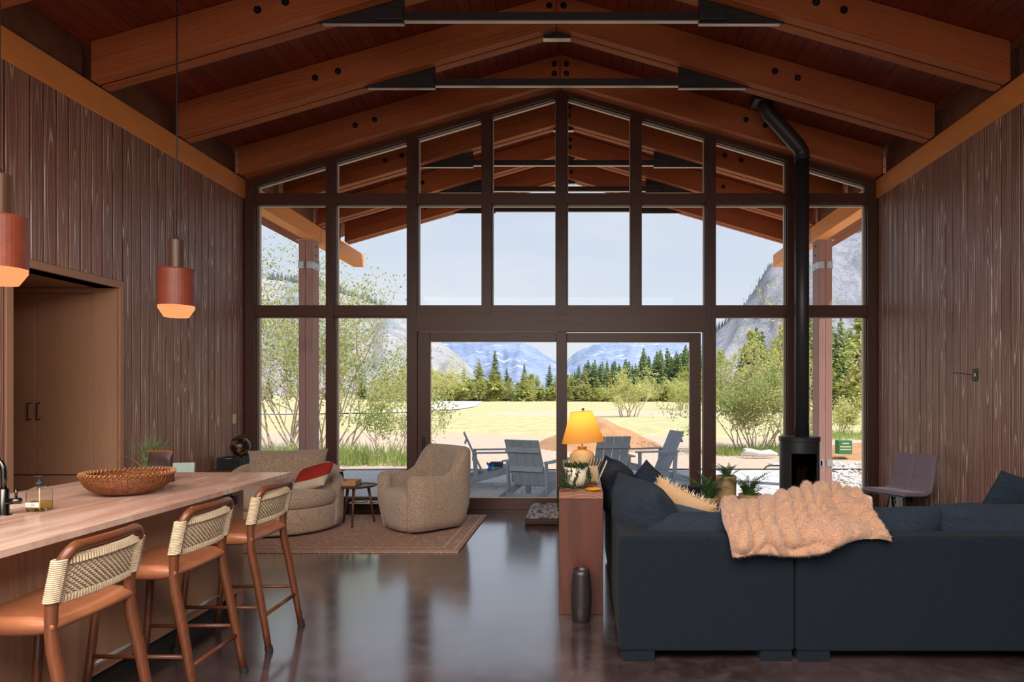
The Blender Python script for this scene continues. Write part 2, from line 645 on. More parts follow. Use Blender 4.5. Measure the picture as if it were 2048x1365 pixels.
# floor
t = NT('polished_concrete')
v, _ = t.objvec(False)
n1 = t.noise(v, 0.9, 6, 0.6, 0.6)
n2 = t.noise(v, 5.0, 6, 0.65, 0.4)
n3 = t.noise(v, 40.0, 3, 0.6)
c = t.mix(t.step(n1, 0.3, 0.7), srgb(46, 33, 31), srgb(72, 57, 57))
c = t.mix(t.math('MULTIPLY', t.step(n2, 0.42, 0.72), 0.55), c, srgb(98, 84, 88))
rg = t.math('ADD', 0.10, t.math('MULTIPLY', n2, 0.18))
floor_mat = t.bsdf(c, rg, 0.0, 0.6, n3, 0.04, 0.002)
t.p.inputs['Coat Weight'].default_value = 0.9
t.p.inputs['Coat Roughness'].default_value = 0.15
t.p.inputs['Coat IOR'].default_value = 1.8
struct(B().box(-6.2, 4.3, -4.9, 8.42, -0.25, 0.0).obj('floor', floor_mat))

# side walls: board cladding on a dark backing
dark = plain('wall_backing', (0.012, 0.009, 0.008), 0.9)
PW = 2.16 / 17
board_me = None
def boards(wall, xface, sgn, ranges):
    """vertical cladding boards; ranges = (y0, y1, z0, z1)"""
    for (y0, y1, z0, z1) in ranges:
        me = None
        y = y1 - PW
        while y > y0 - 0.05:
            yy = max(y, y0)
            if me is None:
                o = B().box(-0.012, 0.012, -PW / 2 + 0.0075, PW / 2 - 0.0075, 0, z1 - z0, 0.005, 1).obj('board', M['siding'], wall, local=True)
                me = o.data
            else:
                o = link('board', me, None, wall)
            o.location = (xface - sgn * 0.012 + random.uniform(-.0012, .0012) - ORG[wall.name][0], yy + PW / 2 - ORG[wall.name][1], z0 - ORG[wall.name][2])
            if (yy * 13.7) % 1 > 0.5:
                o.rotation_euler = (0, 0, PI)
            y -= PW

OY0, OY1, OZ = 4.90, 6.03, 2.48        # pantry opening in the left wall
wl_ = thing('wall_left', None, None, (XL, 2, 0), kind='structure')
b = B()
b.box(XL - 0.2, XL - 0.026, -4.9, OY0 - 0.06, 0, 4.0).box(XL - 0.2, XL - 0.026, OY1 + 0.05, 8.40, 0, 4.0).box(XL - 0.2, XL - 0.026, OY0 - 0.06, OY1 + 0.05, OZ + 0.065, 4.0)
b.obj('backing', dark, wl_)
boards(wl_, XL, 1, [(OY1 + 0.052, 8.24, 0.0, 3.99), (OY0 - 0.06, OY1 + 0.05, OZ + 0.066, 3.99), (3.2, OY0 - 0.062, 0.0, 3.99)])
wr_ = thing('wall_right', None, None, (XR, 2, 0), kind='structure')
B().box(XR + 0.026, XR + 0.2, -4.9, 8.40, 0, 4.0).obj('backing', dark, wr_)
boards(wr_, XR, -1, [(4.2, 8.24, 0.0, 3.99)])
# rear wall, behind the camera, with its large window opening
b = B()
b.box(-6.2, -3.9, -4.95, -4.8, 0, 5.8).box(3.3, 4.3, -4.95, -4.8, 0, 5.8).box(-3.9, 3.3, -4.95, -4.8, 3.8, 5.8).box(-3.9, 3.3, -4.95, -4.8, 0, 0.4)
struct(b.obj('wall_back', plain('rear_wall', srgb(120, 90, 72), 0.8)))

# pantry alcove seen through the opening
al = thing('wall_alcove', None, None, (XL, OY1, 0), kind='structure')
B().box(-5.85, XL - 0.02, OY1 + 0.012, OY1 + 0.10, 0, 2.7).obj('back_panel', M['oak'], al)
B().box(-5.85, XL - 0.02, OY0 - 0.1, OY0 - 0.012, 0, 2.7).obj('side_panel', M['oak'], al)
B().box(-5.9, -5.8, OY0 - 0.1, OY1 + 0.1, 0, 2.7).obj('end_panel', M['oak'], al)
B().box(-5.85, XL - 0.02, OY0, OY1, OZ, OZ + 0.06).obj('soffit', M['oakX'], al)
tr = thing('trim_1', None, None, (XL, OY1, 0), kind='structure')
B().box(XL - 0.20, XL + 0.012, OY1, OY1 + 0.05, 0, OZ + 0.065, 0.002, 1).obj('jamb', M['oak'], tr)
B().box(XL - 0.20, XL + 0.012, OY0 - 0.06, OY0, 0, OZ + 0.065, 0.002, 1).obj('jamb', M['oak'], tr)
B().box(XL - 0.20, XL + 0.012, OY0, OY1, OZ, OZ + 0.065, 0.002, 1).obj('head', M['oakX'], tr)

# ceiling: planks along the slope, roof sheathing above
ce = thing('ceiling', None, None, (XC, 4, RIDGE), kind='structure')
PK = 0.13
plank_me = None
sl = math.atan(PITCH)
for sgn in (-1, 1):
    k = 0
    while k * PK < 5.15:
        dx = (k + 0.5) * PK * math.cos(sl)
        z = RIDGE + RH - PITCH * dx
        cuts = [-4.9, random.uniform(4.0, 6.4) if k % 2 else random.uniform(6.2, 7.8), 8.3, 12.35]
        for a, c_ in zip(cuts[:-1], cuts[1:]):
            if plank_me is None:
                o = B().box(-PK / 2 + 0.001, PK / 2 - 0.001, 0, 1, 0, 0.03).obj('plank', M['deck'], ce, local=True)
                bm = bmesh.new()
                bm.from_mesh(o.data)
                ed = [e_ for e_ in bm.edges if abs(e_.verts[0].co.y - e_.verts[1].co.y) > 0.5 and e_.verts[0].co.z < 0.01]
                bmesh.ops.bevel(bm, geom=ed, offset=0.004, segments=1, affect='EDGES')
                for vv in bm.verts:
                    vv.co.y *= 4.0
                bm.to_mesh(o.data)
                bm.free()
                plank_me = o.data
            else:
                o = link('plank', plank_me, None, ce)
            o.location = (XC + sgn * dx - ORG['ceiling'][0], a - ORG['ceiling'][1], z - ORG['ceiling'][2])
            o.rotation_euler = (0, sgn * sl, 0)
            o.scale = (1, (c_ - a - 0.002) / 4.0, 1)
        k += 1
b = B()
for sgn in (-1, 1):
    x1 = XC + sgn * 5.05
    z0 = RIDGE + RH + 0.05
    b.prism([(XC, z0), (x1, z0 - PITCH * 5.05), (x1, z0 - PITCH * 5.05 + 0.2), (XC, z0 + 0.2)], -4.95, 12.38)
b.obj('sheathing', M['block'], ce)

# eave beams with the blocking between the rafters
TR = [4.54, 5.75, 6.96, 8.17, 9.38, 10.57, 11.76]
def eave_beam(label, xf, sgn):
    th = thing('eave_beam', label, 'beam', (xf, 6, 4.0))
    x0, x1 = sorted((xf, xf + sgn * 0.2))
    yj = 6.55
    B().box(x0, x1, -4.8, yj, 3.985, 4.225, 0.004, 1).obj('timber', M['beam'], th)
    B().box(x0, x1, yj + 0.003, 12.75, 3.985, 4.225, 0.004, 1).obj('timber', M['beam'], th)
    ys = [3.4] + TR
    for a, c_ in zip(ys[:-1], ys[1:]):
        xx = xf + sgn * 0.045
        B().box(min(xx, xx + sgn * 0.05), max(xx, xx + sgn * 0.05), a + 0.12, c_ - 0.12, 4.2255, rb(xx) + RH - 0.006).obj('blocking', M['block'], th)
    for zz in (4.12,):
        B().box(xf - 0.002, xf + 0.002, 10.66, 10.672, 3.99, 4.22).obj('strap', M['bolt'], th)
    return th
eave_beam('orange timber eave beam running along the top of the left wall', XL + 0.012, -1)
eave_beam('orange timber eave beam running along the top of the right wall', XR - 0.012, 1)
b = B()
b.box(XL - 0.2, XL - 0.08, -4.9, 8.2, 4.23, 4.62).box(XR + 0.08, XR + 0.2, -4.9, 8.2, 4.23, 4.62)
struct(b.obj('trim_2', M['block']))

# porch posts
def porch_post(label, xin, sgn):
    x1 = xin + sgn * 0.22
    y0 = 10.46
    th = thing('porch_post', label, 'post', ((xin + x1) / 2, y0 + 0.14, 0))
    xm = (xin + x1) / 2
    B().box(min(xin, xm) + 0.001, max(xin, xm) - 0.001, y0, y0 + 0.28, 0.02, 3.98, 0.005, 1).obj('timber', M['post'], th)
    B().box(min(xm, x1) + 0.001, max(xm, x1) - 0.001, y0, y0 + 0.28, 0.02, 3.98, 0.005, 1).obj('timber', M['post'], th)
    lo, hi = min(xin, x1), max(xin, x1)
    for z in (3.52, 0.33):
        B().box(lo - 0.006, lo + 0.085, y0 - 0.006, y0, z, z + 0.11).box(hi - 0.085, hi + 0.006, y0 - 0.006, y0, z, z + 0.11) \
            .box(lo - 0.006, lo, y0, y0 + 0.28, z, z + 0.11).box(hi, hi + 0.006, y0, y0 + 0.28, z, z + 0.11).obj('bracket', M['galv'], th)
    B().box(lo - 0.03, hi + 0.03, y0 - 0.02, y0 + 0.3, 3.972, 3.984).obj('cap_plate', M['galv'], th)
    for z in (3.55, 3.75, 3.9):
        B().sphere((xin, y0 + 0.14, z), 0.014, 8, 6).obj('bolt', M['bolt'], th)
    B().box(lo, hi, y0, y0 + 0.28, -0.05, 0.02).obj('base_plate', M['galv'], th)
porch_post('square timber porch post outside the windows behind the round armchair', XL - 0.05, -1)
porch_post('square timber porch post outside the windows behind the stove', XR + 0.05, 1)

# rafter trusses
def make_truss():
    th = thing('rafter_truss', 'x', 'truss', (XC, 0, RIDGE))
    for sgn in (-1, 1):
        ang = sl if sgn > 0 else PI - sl
        for (ya, yb) in ((-0.115, -0.014), (0.014, 0.115)):
            m = Matrix.Rotation(ang, 4, 'Y')
            mi = m.inverted()
            xe = 3.99
            pts = [(0.002 * sgn, 0.0), (sgn * xe, -PITCH * xe), (sgn * xe, -PITCH * xe + RH - 0.004), (0.002 * sgn, RH - 0.004)]
            lp = []
            for x, z in pts:
                q = mi @ Vector((x, 0, z))
                lp.append((q.x, q.z))
            b = B().prism(lp, ya, yb)
            bmesh.ops.bevel(b.bm, geom=b.bm.edges[:], offset=0.006, segments=1, affect='EDGES')
            o = b.obj('timber', M['timber'], th, local=True)
            o.rotation_euler = (0, ang, 0)
    return th

def truss_steel(th):
    for sgn in (-1, 1):
        xo, xi = sgn * 2.06, sgn * 1.30
        zb = -0.60
        B().prism([(xo, zb), (xi, zb), (xi, zb + 0.145), (sgn * 1.30, -PITCH * 1.30 + 0.03), (xo, -PITCH * xo * sgn + 0.02)], -0.008, 0.008).obj('knife_plate', M['black'], th, local=True)
        B().box(min(xi, xo * 0.98), max(xi, xo * 0.98), -0.018, 0.018, zb - 0.008, zb).obj('plate_lit_strip', M['bright'], th, local=True)  # pale strips here and below: lit undersides of black steel painted on
        B().box(sgn * 1.30 if sgn > 0 else -1.54, 1.54 if sgn > 0 else -1.30, -0.05, 0.05, zb + 0.02, zb + 0.115, 0.004, 1).obj('sleeve', M['black'], th, local=True)
    B().box(-1.38, 1.38, -0.021, 0.021, -0.575, -0.50, 0.003, 1).obj('tie_rod', M['black'], th, local=True)
    B().box(-1.30, 1.30, -0.022, 0.022, -0.583, -0.575).obj('rod_lit_strip', M['bright'], th, local=True)
    B().prism([(-0.14, -0.075), (0.14, -0.075), (0.14, -0.03), (0.05, 0.01), (-0.05, 0.01), (-0.14, -0.03)], -0.03, 0.03).obj('ridge_plate', M['black'], th, local=True)
    B().box(-0.145, 0.145, -0.035, 0.035, -0.081, -0.075).obj('ridge_lit_strip', M['bright'], th, local=True)

M['bright'] = plain('bare_steel_and_lit_edge', srgb(190, 182, 174), 0.35, 0.5)  # bare steel; on the trusses it paints the lit undersides of black steel
bolt_me = None
def truss_bolts(th, pts):
    global bolt_me
    for x, z in pts:
        if bolt_me is None:
            o = B().lathe([(0.034, 0), (0.034, 0.006), (0.020, 0.007), (0.020, 0.022), (0.012, 0.024), (0.011, 0.04)], seg=14).obj('bolt', M['bolt'], th, local=True)
            bolt_me = o.data
        else:
            o = link('bolt', bolt_me, None, th)
        o.location = (x, -0.115, z)
        o.rotation_euler = (R(90), 0, 0)
SIDE = [(s_ * x, -PITCH * x + RH * 0.55) for s_ in (-1, 1) for x in (2.30, 2.54)]
PEAK2 = [(-0.075, 0.22), (0.075, 0.22)]
PEAK4 = PEAK2 + [(-0.075, 0.10), (0.075, 0.10)]
tA = make_truss()
truss_steel(tA)
truss_bolts(tA, SIDE + PEAK2)
tW = make_truss()
truss_bolts(tW, SIDE + PEAK4)
tO = copy_tree(tW)
truss_steel(tO)
tA.location.y = TR[1]
tA['label'] = 'roof truss nearest the camera whose black steel tie rod shows above'
copy_tree(tA, loc=(XC, TR[0], RIDGE), label='roof rafter pair cut off by the top corners of the picture')
copy_tree(tA, loc=(XC, TR[2], RIDGE), label='roof truss with steel tie rod just inside the window wall')
tW.location.y = TR[3]
tW['label'] = 'bolted rafter pair without a tie rod resting on the window wall'
tO.location.y = TR[4]
tO['label'] = 'first porch truss outdoors, seen through the upper window panes'
copy_tree(tO, loc=(XC, TR[5], RIDGE), label='second porch truss outdoors behind the first one')
copy_tree(tO, loc=(XC, TR[6], RIDGE), label='outermost porch truss at the far edge of the porch roof')

# ------------------------------------------------------------------ window wall
S = 157.0
wx = lambda p: (p - 1165) / S
wz = lambda p: 1.5 + (788 - p) / S
XS = [wx(p) for p in (510, 652, 668, 814, 833, 964, 982, 1113, 1133, 1263, 1282, 1412, 1431, 1575, 1592, 1735)]
Z_UT, Z_UB = wz(387), wz(407)
Z_MT, Z_MB = wz(612), wz(632)
Z_SILL = 0.16
DH = wz(665)
gl = lambda x: wz(190) - 0.2935 * abs(x - wx(1123))      # underside of the raked head
F0, F1 = YW, YW + 0.14
tn = [2]
def trim(b, mat):
    tn[0] += 1
    return struct(b.obj('trim_%d' % tn[0], mat))
vert = [(wx(490), XS[0], 0), (XS[1], XS[2], 0), (XS[3], XS[4], 0), (XS[5], XS[6], 2), (XS[7], XS[8], 2), (XS[9], XS[10], 2), (XS[11], XS[12], 0), (XS[13], XS[14], 0), (XS[15], wx(1756), 0)]
for x0, x1, kd in vert:
    zb = 0.0 if kd == 0 else Z_MB + 0.02
    b = B()
    xm = min(max(0.5 * (x0 + x1), -99), 99)
    b.prism([(x0, zb), (x1, zb), (x1, gl(x1) + 0.05), (x0, gl(x0) + 0.05)] if not (x0 < wx(1123) < x1) else [(x0, zb), (x1, zb), (x1, gl(x1) + .05), (wx(1123), gl(wx(1123)) + .05), (x0, gl(x0) + .05)], F0 - 0.012, F1)
    trim(b, M['winframe'])
trim(B().box(wx(491), wx(1755), F0, F1, Z_UB, Z_UT), M['winframeX'])
trim(B().box(wx(491), wx(1755), F0, F1, Z_MB, Z_MT), M['winframeX'])
trim(B().box(XS[3] + 0.02, XS[12] - 0.02, F0 - 0.006, F1, DH + 0.01, Z_MB + 0.0), M['winframeX'])
for xa, xb in ((wx(491), XS[3] + 0.06), (XS[12] - 0.06, wx(1755))):
    trim(B().box(xa, xb, F0, F1, 0.0, Z_SILL), M['winframeX'])
for sgn in (-1, 1):
    xa = wx(1123)
    xb = wx(490) if sgn < 0 else wx(1756)
    trim(B().prism([(xa, gl(xa)), (xb, gl(xb)), (xb, gl(xb) + 0.16), (xa, gl(xa) + 0.16)], F0 - 0.006, F1), M['winframeX'])
# jamb returns down to the wall cladding and the gable infill above the raked head
trim(B().box(XL - 0.2, wx(491), F0 - 0.03, F1, 0, 4.3), M['winframe'])
trim(B().box(wx(1755), XR + 0.2, F0 - 0.03, F1, 0, 4.3), M['winframe'])

wcount = [0]
def window(poly):
    """one glazed light: dark stop, pale glazing bead and the pane"""
    wcount[0] += 1
    cx = sum(p[0] for p in poly) / len(poly)
    w = thing('window_%d' % wcount[0], None, None, (cx, F0 + 0.09, min(p[1] for p in poly)), kind='structure')
    i1 = inset(poly, 0.012)
    i2 = inset(poly, 0.019)
    B().ring_prism(poly, i1, F0 + 0.03, F1 - 0.005).obj('window_stop', M['winframe'], w)
    B().ring_prism(i1, i2, F0 + 0.085, F1 - 0.01).obj('glazing_bead', M['bead'], w)
    B().prism(i1, F0 + 0.100, F0 + 0.106).obj('pane', M['glass'], w)
for k in range(8):
    a, c_ = XS[2 * k], XS[2 * k + 1]
    window([(a, Z_UT), (c_, Z_UT), (c_, gl(c_)), (a, gl(a))])
for k in range(8):
    a, c_ = XS[2 * k], XS[2 * k + 1]
    window([(a, Z_MT), (c_, Z_MT), (c_, Z_UB), (a, Z_UB)])
for k in (0, 1, 6, 7):
    a, c_ = XS[2 * k], XS[2 * k + 1]
    window([(a, Z_SILL), (c_, Z_SILL), (c_, Z_MB), (a, Z_MB)])

# sliding door: fixed leaf and sliding leaf
def leaf(name, x0, x1, sl_, sr_, y0, y1, handle):
    d = thing(name, None, None, ((x0 + x1) / 2, y0, 0.0), kind='structure')
    zt, zb = DH, 0.02
    B().box(x0, x0 + sl_, y0, y1, zb, zt, 0.003, 1).obj('stile', M['winframe'], d)
    B().box(x1 - sr_, x1, y0, y1, zb, zt, 0.003, 1).obj('stile', M['winframe'], d)
    B().box(x0 + sl_, x1 - sr_, y0, y1, zt - 0.115, zt, 0.003, 1).obj('top_rail', M['winframeX'], d)
    B().box(x0 + sl_, x1 - sr_, y0, y1, zb, 0.165, 0.003, 1).obj('bottom_rail', M['winframeX'], d)
    po = [(x0 + sl_, 0.165), (x1 - sr_, 0.165), (x1 - sr_, zt - 0.115), (x0 + sl_, zt - 0.115)]
    B().ring_prism(po, inset(po, 0.008), y0 + 0.02, y1 - 0.005).obj('glazing_bead', M['bead'], d)
    B().prism(po, (y0 + y1) / 2, (y0 + y1) / 2 + 0.006).obj('pane', M['glass'], d)
    if handle:
        B().box(x0 + 0.055, x0 + 0.095, y0 - 0.012, y0 + 0.002, 0.78, 0.95, 0.004, 1).box(x0 + 0.062, x0 + 0.07, y0 - 0.03, y0 - 0.008, 0.80, 0.93, 0.002, 1).obj('handle', M['blackmatte'], d)
leaf('door_1', wx(835), wx(1133), 0.155, 0.125, F0 + 0.012, F0 + 0.062, True)
leaf('door_2', wx(1113), wx(1404), 0.125, 0.14, F0 + 0.075, F0 + 0.125, False)
b = B().box(XS[4] - 0.01, wx(835) - 0.003, F0 - 0.01, F1, 0, DH + 0.02).box(wx(1408), XS[11] + 0.01, F0 - 0.01, F1, 0, DH + 0.02).box(XS[4], XS[11], F0, F1, -0.02, 0.018)
trim(b, M['winframe'])

# wall plates
def plate(name, label, cat, x, y, z, sgn, mats, kind):
    th = thing(name, label, cat, (x, y, z))
    B().box(min(x, x + sgn * 0.008), max(x, x + sgn * 0.008), y - 0.04, y + 0.04, z - 0.06, z + 0.06, 0.002, 1).obj('cover_plate', mats[0], th)
    for dz in ((-0.022, 0.022) if kind == 'outlet' else (0,)):
        B().box(min(x + sgn * 0.007, x + sgn * 0.012), max(x + sgn * 0.007, x + sgn * 0.012), y - 0.016, y + 0.016, z + dz - 0.015, z + dz + 0.015, 0.003, 1).obj('socket' if kind == 'outlet' else 'rocker', mats[1], th)
    return th
brass = plain('pale_brass', srgb(206, 190, 140), 0.35, 0.4)
plate('light_switch', 'small brass switch plate on the left wall above the globe', 'switch', XL, 8.02, 1.19, 1, (brass, M['cream']), 'switch')
ob = plate('thermostat_plate', 'dark wall plate with a loose wire on the right wall', 'wall plate', XR, 6.2, 1.68, -1, (plain('dark_plate', srgb(58, 62, 52), 0.35, 0.4), M['cream']), 'switch')
B().tube([(XR - 0.012, 6.2, 1.68), (XR - 0.05, 6.24, 1.685), (XR - 0.10, 6.29, 1.70), (XR - 0.14, 6.33, 1.705)], 0.004, 6).obj('wire', M['blackmatte'], ob)
plate('wall_outlet', 'black outlet low on the right wall under the plum chair', 'outlet', XR, 7.42, 0.32, -1, (M['blackmatte'], M['black']), 'outlet')
fr = thing('floor_register', 'small black floor register at the foot of the windows', 'vent', (-3.24, 8.1, 0))
B().box(-3.32, -3.16, 8.03, 8.17, 0.0, 0.006).obj('frame', M['black'], fr)
for k in range(7):
    B().box(-3.31 + k * 0.021, -3.30 + k * 0.021, 8.04, 8.16, 0.006, 0.010).obj('slat', M['black'], fr)

# ------------------------------------------------------------------ outdoors: ground
t = NT('field_ground')
geo = t.n('NewGeometry')
sp = t.n('SeparateXYZ')
t.l(geo.outputs['Position'], sp.inputs[0])
pv = geo.outputs['Position']
nb = t.noise(t.scaled(pv, (0.05, 0.12, 0)), 1.0, 4, 0.55)
nf = t.noise(t.scaled(pv, (1.2, 0.5, 0)), 1.0, 6, 0.65)
ng = t.noise(pv, 7.0, 4, 0.7)
yy = t.math('ADD', sp.outputs[1], t.math('MULTIPLY', t.math('SUBTRACT', nb, 0.5), 16.0))
yy = t.math('ADD', yy, t.math('MULTIPLY', t.math('SUBTRACT', nf, 0.5), 2.5))
dirt = t.mix(t.step(ng, 0.3, 0.7), srgb(188, 164, 144), srgb(208, 188, 170))
grass = t.mix(t.step(nf, 0.35, 0.68), srgb(186, 180, 132), srgb(206, 194, 154))
grass = t.mix(t.math('MULTIPLY', t.step(ng, 0.4, 0.7), 0.35), grass, srgb(170, 168, 116))
m1 = t.step(yy, 24.0, 26.5)                      # bare earth by the house, then grass
col = t.mix(m1, dirt, grass)
xx = t.math('ADD', sp.outputs[0], t.math('MULTIPLY', t.math('SUBTRACT', nb, 0.5), 20.0))
road = t.math('MULTIPLY', t.math('MULTIPLY', t.step(yy, 44.0, 48.0), t.math('SUBTRACT', 1.0, t.step(yy, 58.0, 64.0))), t.step(xx, -9.0, -3.0))
col = t.mix(t.math('MULTIPLY', road, 0.85), col, srgb(202, 184, 164))
col = t.mix(t.math('MULTIPLY', t.step(sp.outputs[1], 75.0, 160.0), 0.5), col, srgb(194, 188, 146))
gm = t.bsdf(col, 0.95, 0, 0.1, ng, 0.6, 0.06)
b = B()
def gz(x, y):
    return -0.14 + 0.05 * noise.noise(Vector((x * 0.12, y * 0.12, 0))) * min(1, max(0, (y - 13.5) / 6))
ysr = [8.43, 10, 12, 14, 16, 18, 20, 23, 26, 30, 35, 42, 50, 60, 75, 95, 130, 180, 300, 700, 1500, 7000]
xsr = [-6000, -900, -200, -90, -50, -30, -20, -14, -10, -7, -4, -2, 0, 2, 4, 7, 10, 14, 20, 30, 50, 90, 200, 900, 6000]
vs = [(x, y, gz(x, y)) for y in ysr for x in xsr]
nx = len(xsr)
fs = [(j * nx + i, j * nx + i + 1, (j + 1) * nx + i + 1, (j + 1) * nx + i) for j in range(len(ysr) - 1) for i in range(nx - 1)]
struct(pyd('ground', vs, fs, gm, smooth=True))
B2 = B().box(-400, 400, -400, -5.0, -0.3, -0.14).box(-400, -6.3, -5.0, 8.43, -0.3, -0.14).box(4.35, 400, -5.0, 8.43, -0.3, -0.14)
struct(B2.obj('ground_yard', gm))

# pale gravel track across the field
pts = [(-75, 62, 1.2), (-40, 56, 1.2), (-24, 53, 1.0), (-17.5, 57, 1.1), (-15.5, 66, 1.3), (-16.5, 80, 1.5), (-19.5, 98, 1.7), (-23.5, 122, 2.0), (-28, 150, 2.4)]
b = B()
prev = None
for i, (x, y, w) in enumerate(pts):
    a_ = Vector(pts[max(0, i - 1)][:2])
    c_ = Vector(pts[min(len(pts) - 1, i + 1)][:2])
    d = (c_ - a_).normalized()
    n_ = Vector((-d.y, d.x)) * w * 2.2
    row = [b.bm.verts.new((x + n_.x * k, y + n_.y * k, -0.07)) for k in (-1, 0, 1)]
    if prev:
        for k in range(2):
            b.bm.faces.new((prev[k], prev[k + 1], row[k + 1], row[k]))
    prev = row
tm = plain('pale_gravel', srgb(226, 220, 212), 0.95, var=0.08, nscale=2, bstr=0.4, bscale=20)
struct(b.obj('path', tm))

# ------------------------------------------------------------------ mountains
def mountain(name, ridge, dist, depth, mat, nu=150, nv=46, amp=0.10, seed=0, fx=1.0):
    xs = [p[0] for p in ridge]
    def rz(x):
        for (x0, z0), (x1, z1) in zip(ridge[:-1], ridge[1:]):
            if x0 <= x <= x1:
                k = (x - x0) / (x1 - x0)
                return z0 + (z1 - z0) * k
        return 0
    H = max(p[1] for p in ridge)
    vs, fs = [], []
    for i in range(nu):
        x = xs[0] + (xs[-1] - xs[0]) * i / (nu - 1)
        h = rz(x)
        for j in range(nv + 6):
            if j < nv:
                k = 1 - j / (nv - 1)          # 1 at the foot (near), 0 at the ridge
            else:
                k = -(j - nv + 1) / 6
            z = h * (1 - abs(k)) ** 1.15
            q = Vector((x / H * 4.5 * fx + seed, k * 1.3 + seed, 0))
            n_ = noise.fractal(q, 0.9, 2.1, 6)
            rid = 1 - abs(noise.noise(Vector((x / H * 3.2 * fx + seed * 3, k * 0.9, 3.0))) * 2)
            env = min(1, abs(k) * 4 + 0.12)
            z += H * amp * (n_ * 0.8 + (rid - 0.6) * 0.8) * env * min(1, (1 - abs(k)) * 3)
            y = dist - k * depth + H * 0.25 * noise.noise(Vector((x / H * 3 * fx, k * 2, seed))) * env
            # keep the silhouette: widen with distance so that the ridge stays the top seen from the house
            vs.append((x * (y / dist) if k > 0 else x, y, max(-2, z * (y / dist) if k > 0 else z)))
    m = nv + 6
    for i in range(nu - 1):
        for j in range(m - 1):
            fs.append((i * m + j, (i + 1) * m + j, (i + 1) * m + j + 1, i * m + j + 1))
    return struct(pyd(name, vs, fs, mat, smooth=True))

def rockmat(name, rock, wood_, snow=None, sc=0.01, th=0.5, stretch=(1, 1, 0.35), bd=12):  # aerial haze is put into the colours passed in: pale, blue-grey
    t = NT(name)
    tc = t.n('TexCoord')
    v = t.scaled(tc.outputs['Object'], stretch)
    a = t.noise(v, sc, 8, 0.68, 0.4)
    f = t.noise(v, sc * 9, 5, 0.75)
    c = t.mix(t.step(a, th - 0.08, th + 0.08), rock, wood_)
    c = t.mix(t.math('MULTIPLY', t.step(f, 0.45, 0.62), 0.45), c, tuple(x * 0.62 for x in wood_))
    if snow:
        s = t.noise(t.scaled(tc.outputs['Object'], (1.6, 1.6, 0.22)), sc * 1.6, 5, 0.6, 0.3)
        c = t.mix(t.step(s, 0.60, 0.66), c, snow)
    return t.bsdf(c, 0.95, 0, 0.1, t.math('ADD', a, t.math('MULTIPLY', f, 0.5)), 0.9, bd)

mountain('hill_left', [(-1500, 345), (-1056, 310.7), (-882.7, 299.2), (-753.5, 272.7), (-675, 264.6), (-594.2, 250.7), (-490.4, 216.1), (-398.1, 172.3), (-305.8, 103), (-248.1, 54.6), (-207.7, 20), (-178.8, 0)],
         1500, 850, rockmat('hazed_hill_scree', srgb(192, 186, 190), srgb(156, 164, 168), None, 0.012, 0.52), seed=2.3, amp=0.07)
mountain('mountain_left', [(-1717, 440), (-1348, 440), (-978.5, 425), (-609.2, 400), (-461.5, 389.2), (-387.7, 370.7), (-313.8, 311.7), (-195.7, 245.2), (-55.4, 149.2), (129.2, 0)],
         4800, 2400, rockmat('hazed_far_rock', srgb(166, 178, 206), srgb(140, 157, 192), srgb(206, 214, 230), 0.0045, 0.5, bd=30), seed=5.1, amp=0.055)
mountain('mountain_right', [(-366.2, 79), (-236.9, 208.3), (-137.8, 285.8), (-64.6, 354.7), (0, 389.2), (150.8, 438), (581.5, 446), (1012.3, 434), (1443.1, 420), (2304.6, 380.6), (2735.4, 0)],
         5600, 2600, rockmat('hazed_far_rock_right', srgb(168, 181, 208), srgb(142, 160, 195), srgb(208, 216, 232), 0.0045, 0.52, bd=30), seed=9.4, amp=0.05)
mountain('cliff_right', [(205, 10), (215, 69.5), (265, 127.5), (325, 179.5), (345, 209.5), (365, 244.5), (390, 271.5), (435, 289.5), (495, 311.5), (565, 327.5), (685, 349.5), (835, 359.5), (1035, 349.5), (1500, 330)],
         1300, 700, rockmat('hazed_cliff_rock', srgb(186, 182, 194), srgb(152, 158, 164), None, 0.02, 0.54, (1, 1, 0.5)), seed=12.7, amp=0.11)

# ------------------------------------------------------------------ trees
M['conifer'] = leafy('conifer_needles', srgb(126, 148, 98), srgb(166, 178, 118), 0.25, 1.2)
M['conifer_pale'] = leafy('yellow_green_pine_needles', srgb(176, 182, 96), srgb(210, 204, 124), 0.35, 1.0)  # yellow-green needle colour of the young pines
M['spring'] = leafy('spring_leaves', srgb(184, 190, 104), srgb(216, 210, 142), 0.45, 1.0)
M['spring2'] = leafy('shrub_leaves', srgb(150, 168, 88), srgb(206, 204, 140), 0.45, 1.5)
M['bark'] = plain('grey_bark', srgb(142, 124, 112), 0.9, var=0.2, nscale=20)
M['twig'] = plain('pale_twigs', srgb(186, 164, 148), 0.9, var=0.15, nscale=10)
M['grassblade'] = leafy('green_grass', srgb(150, 176, 92), srgb(190, 200, 128), 0.45, 2)

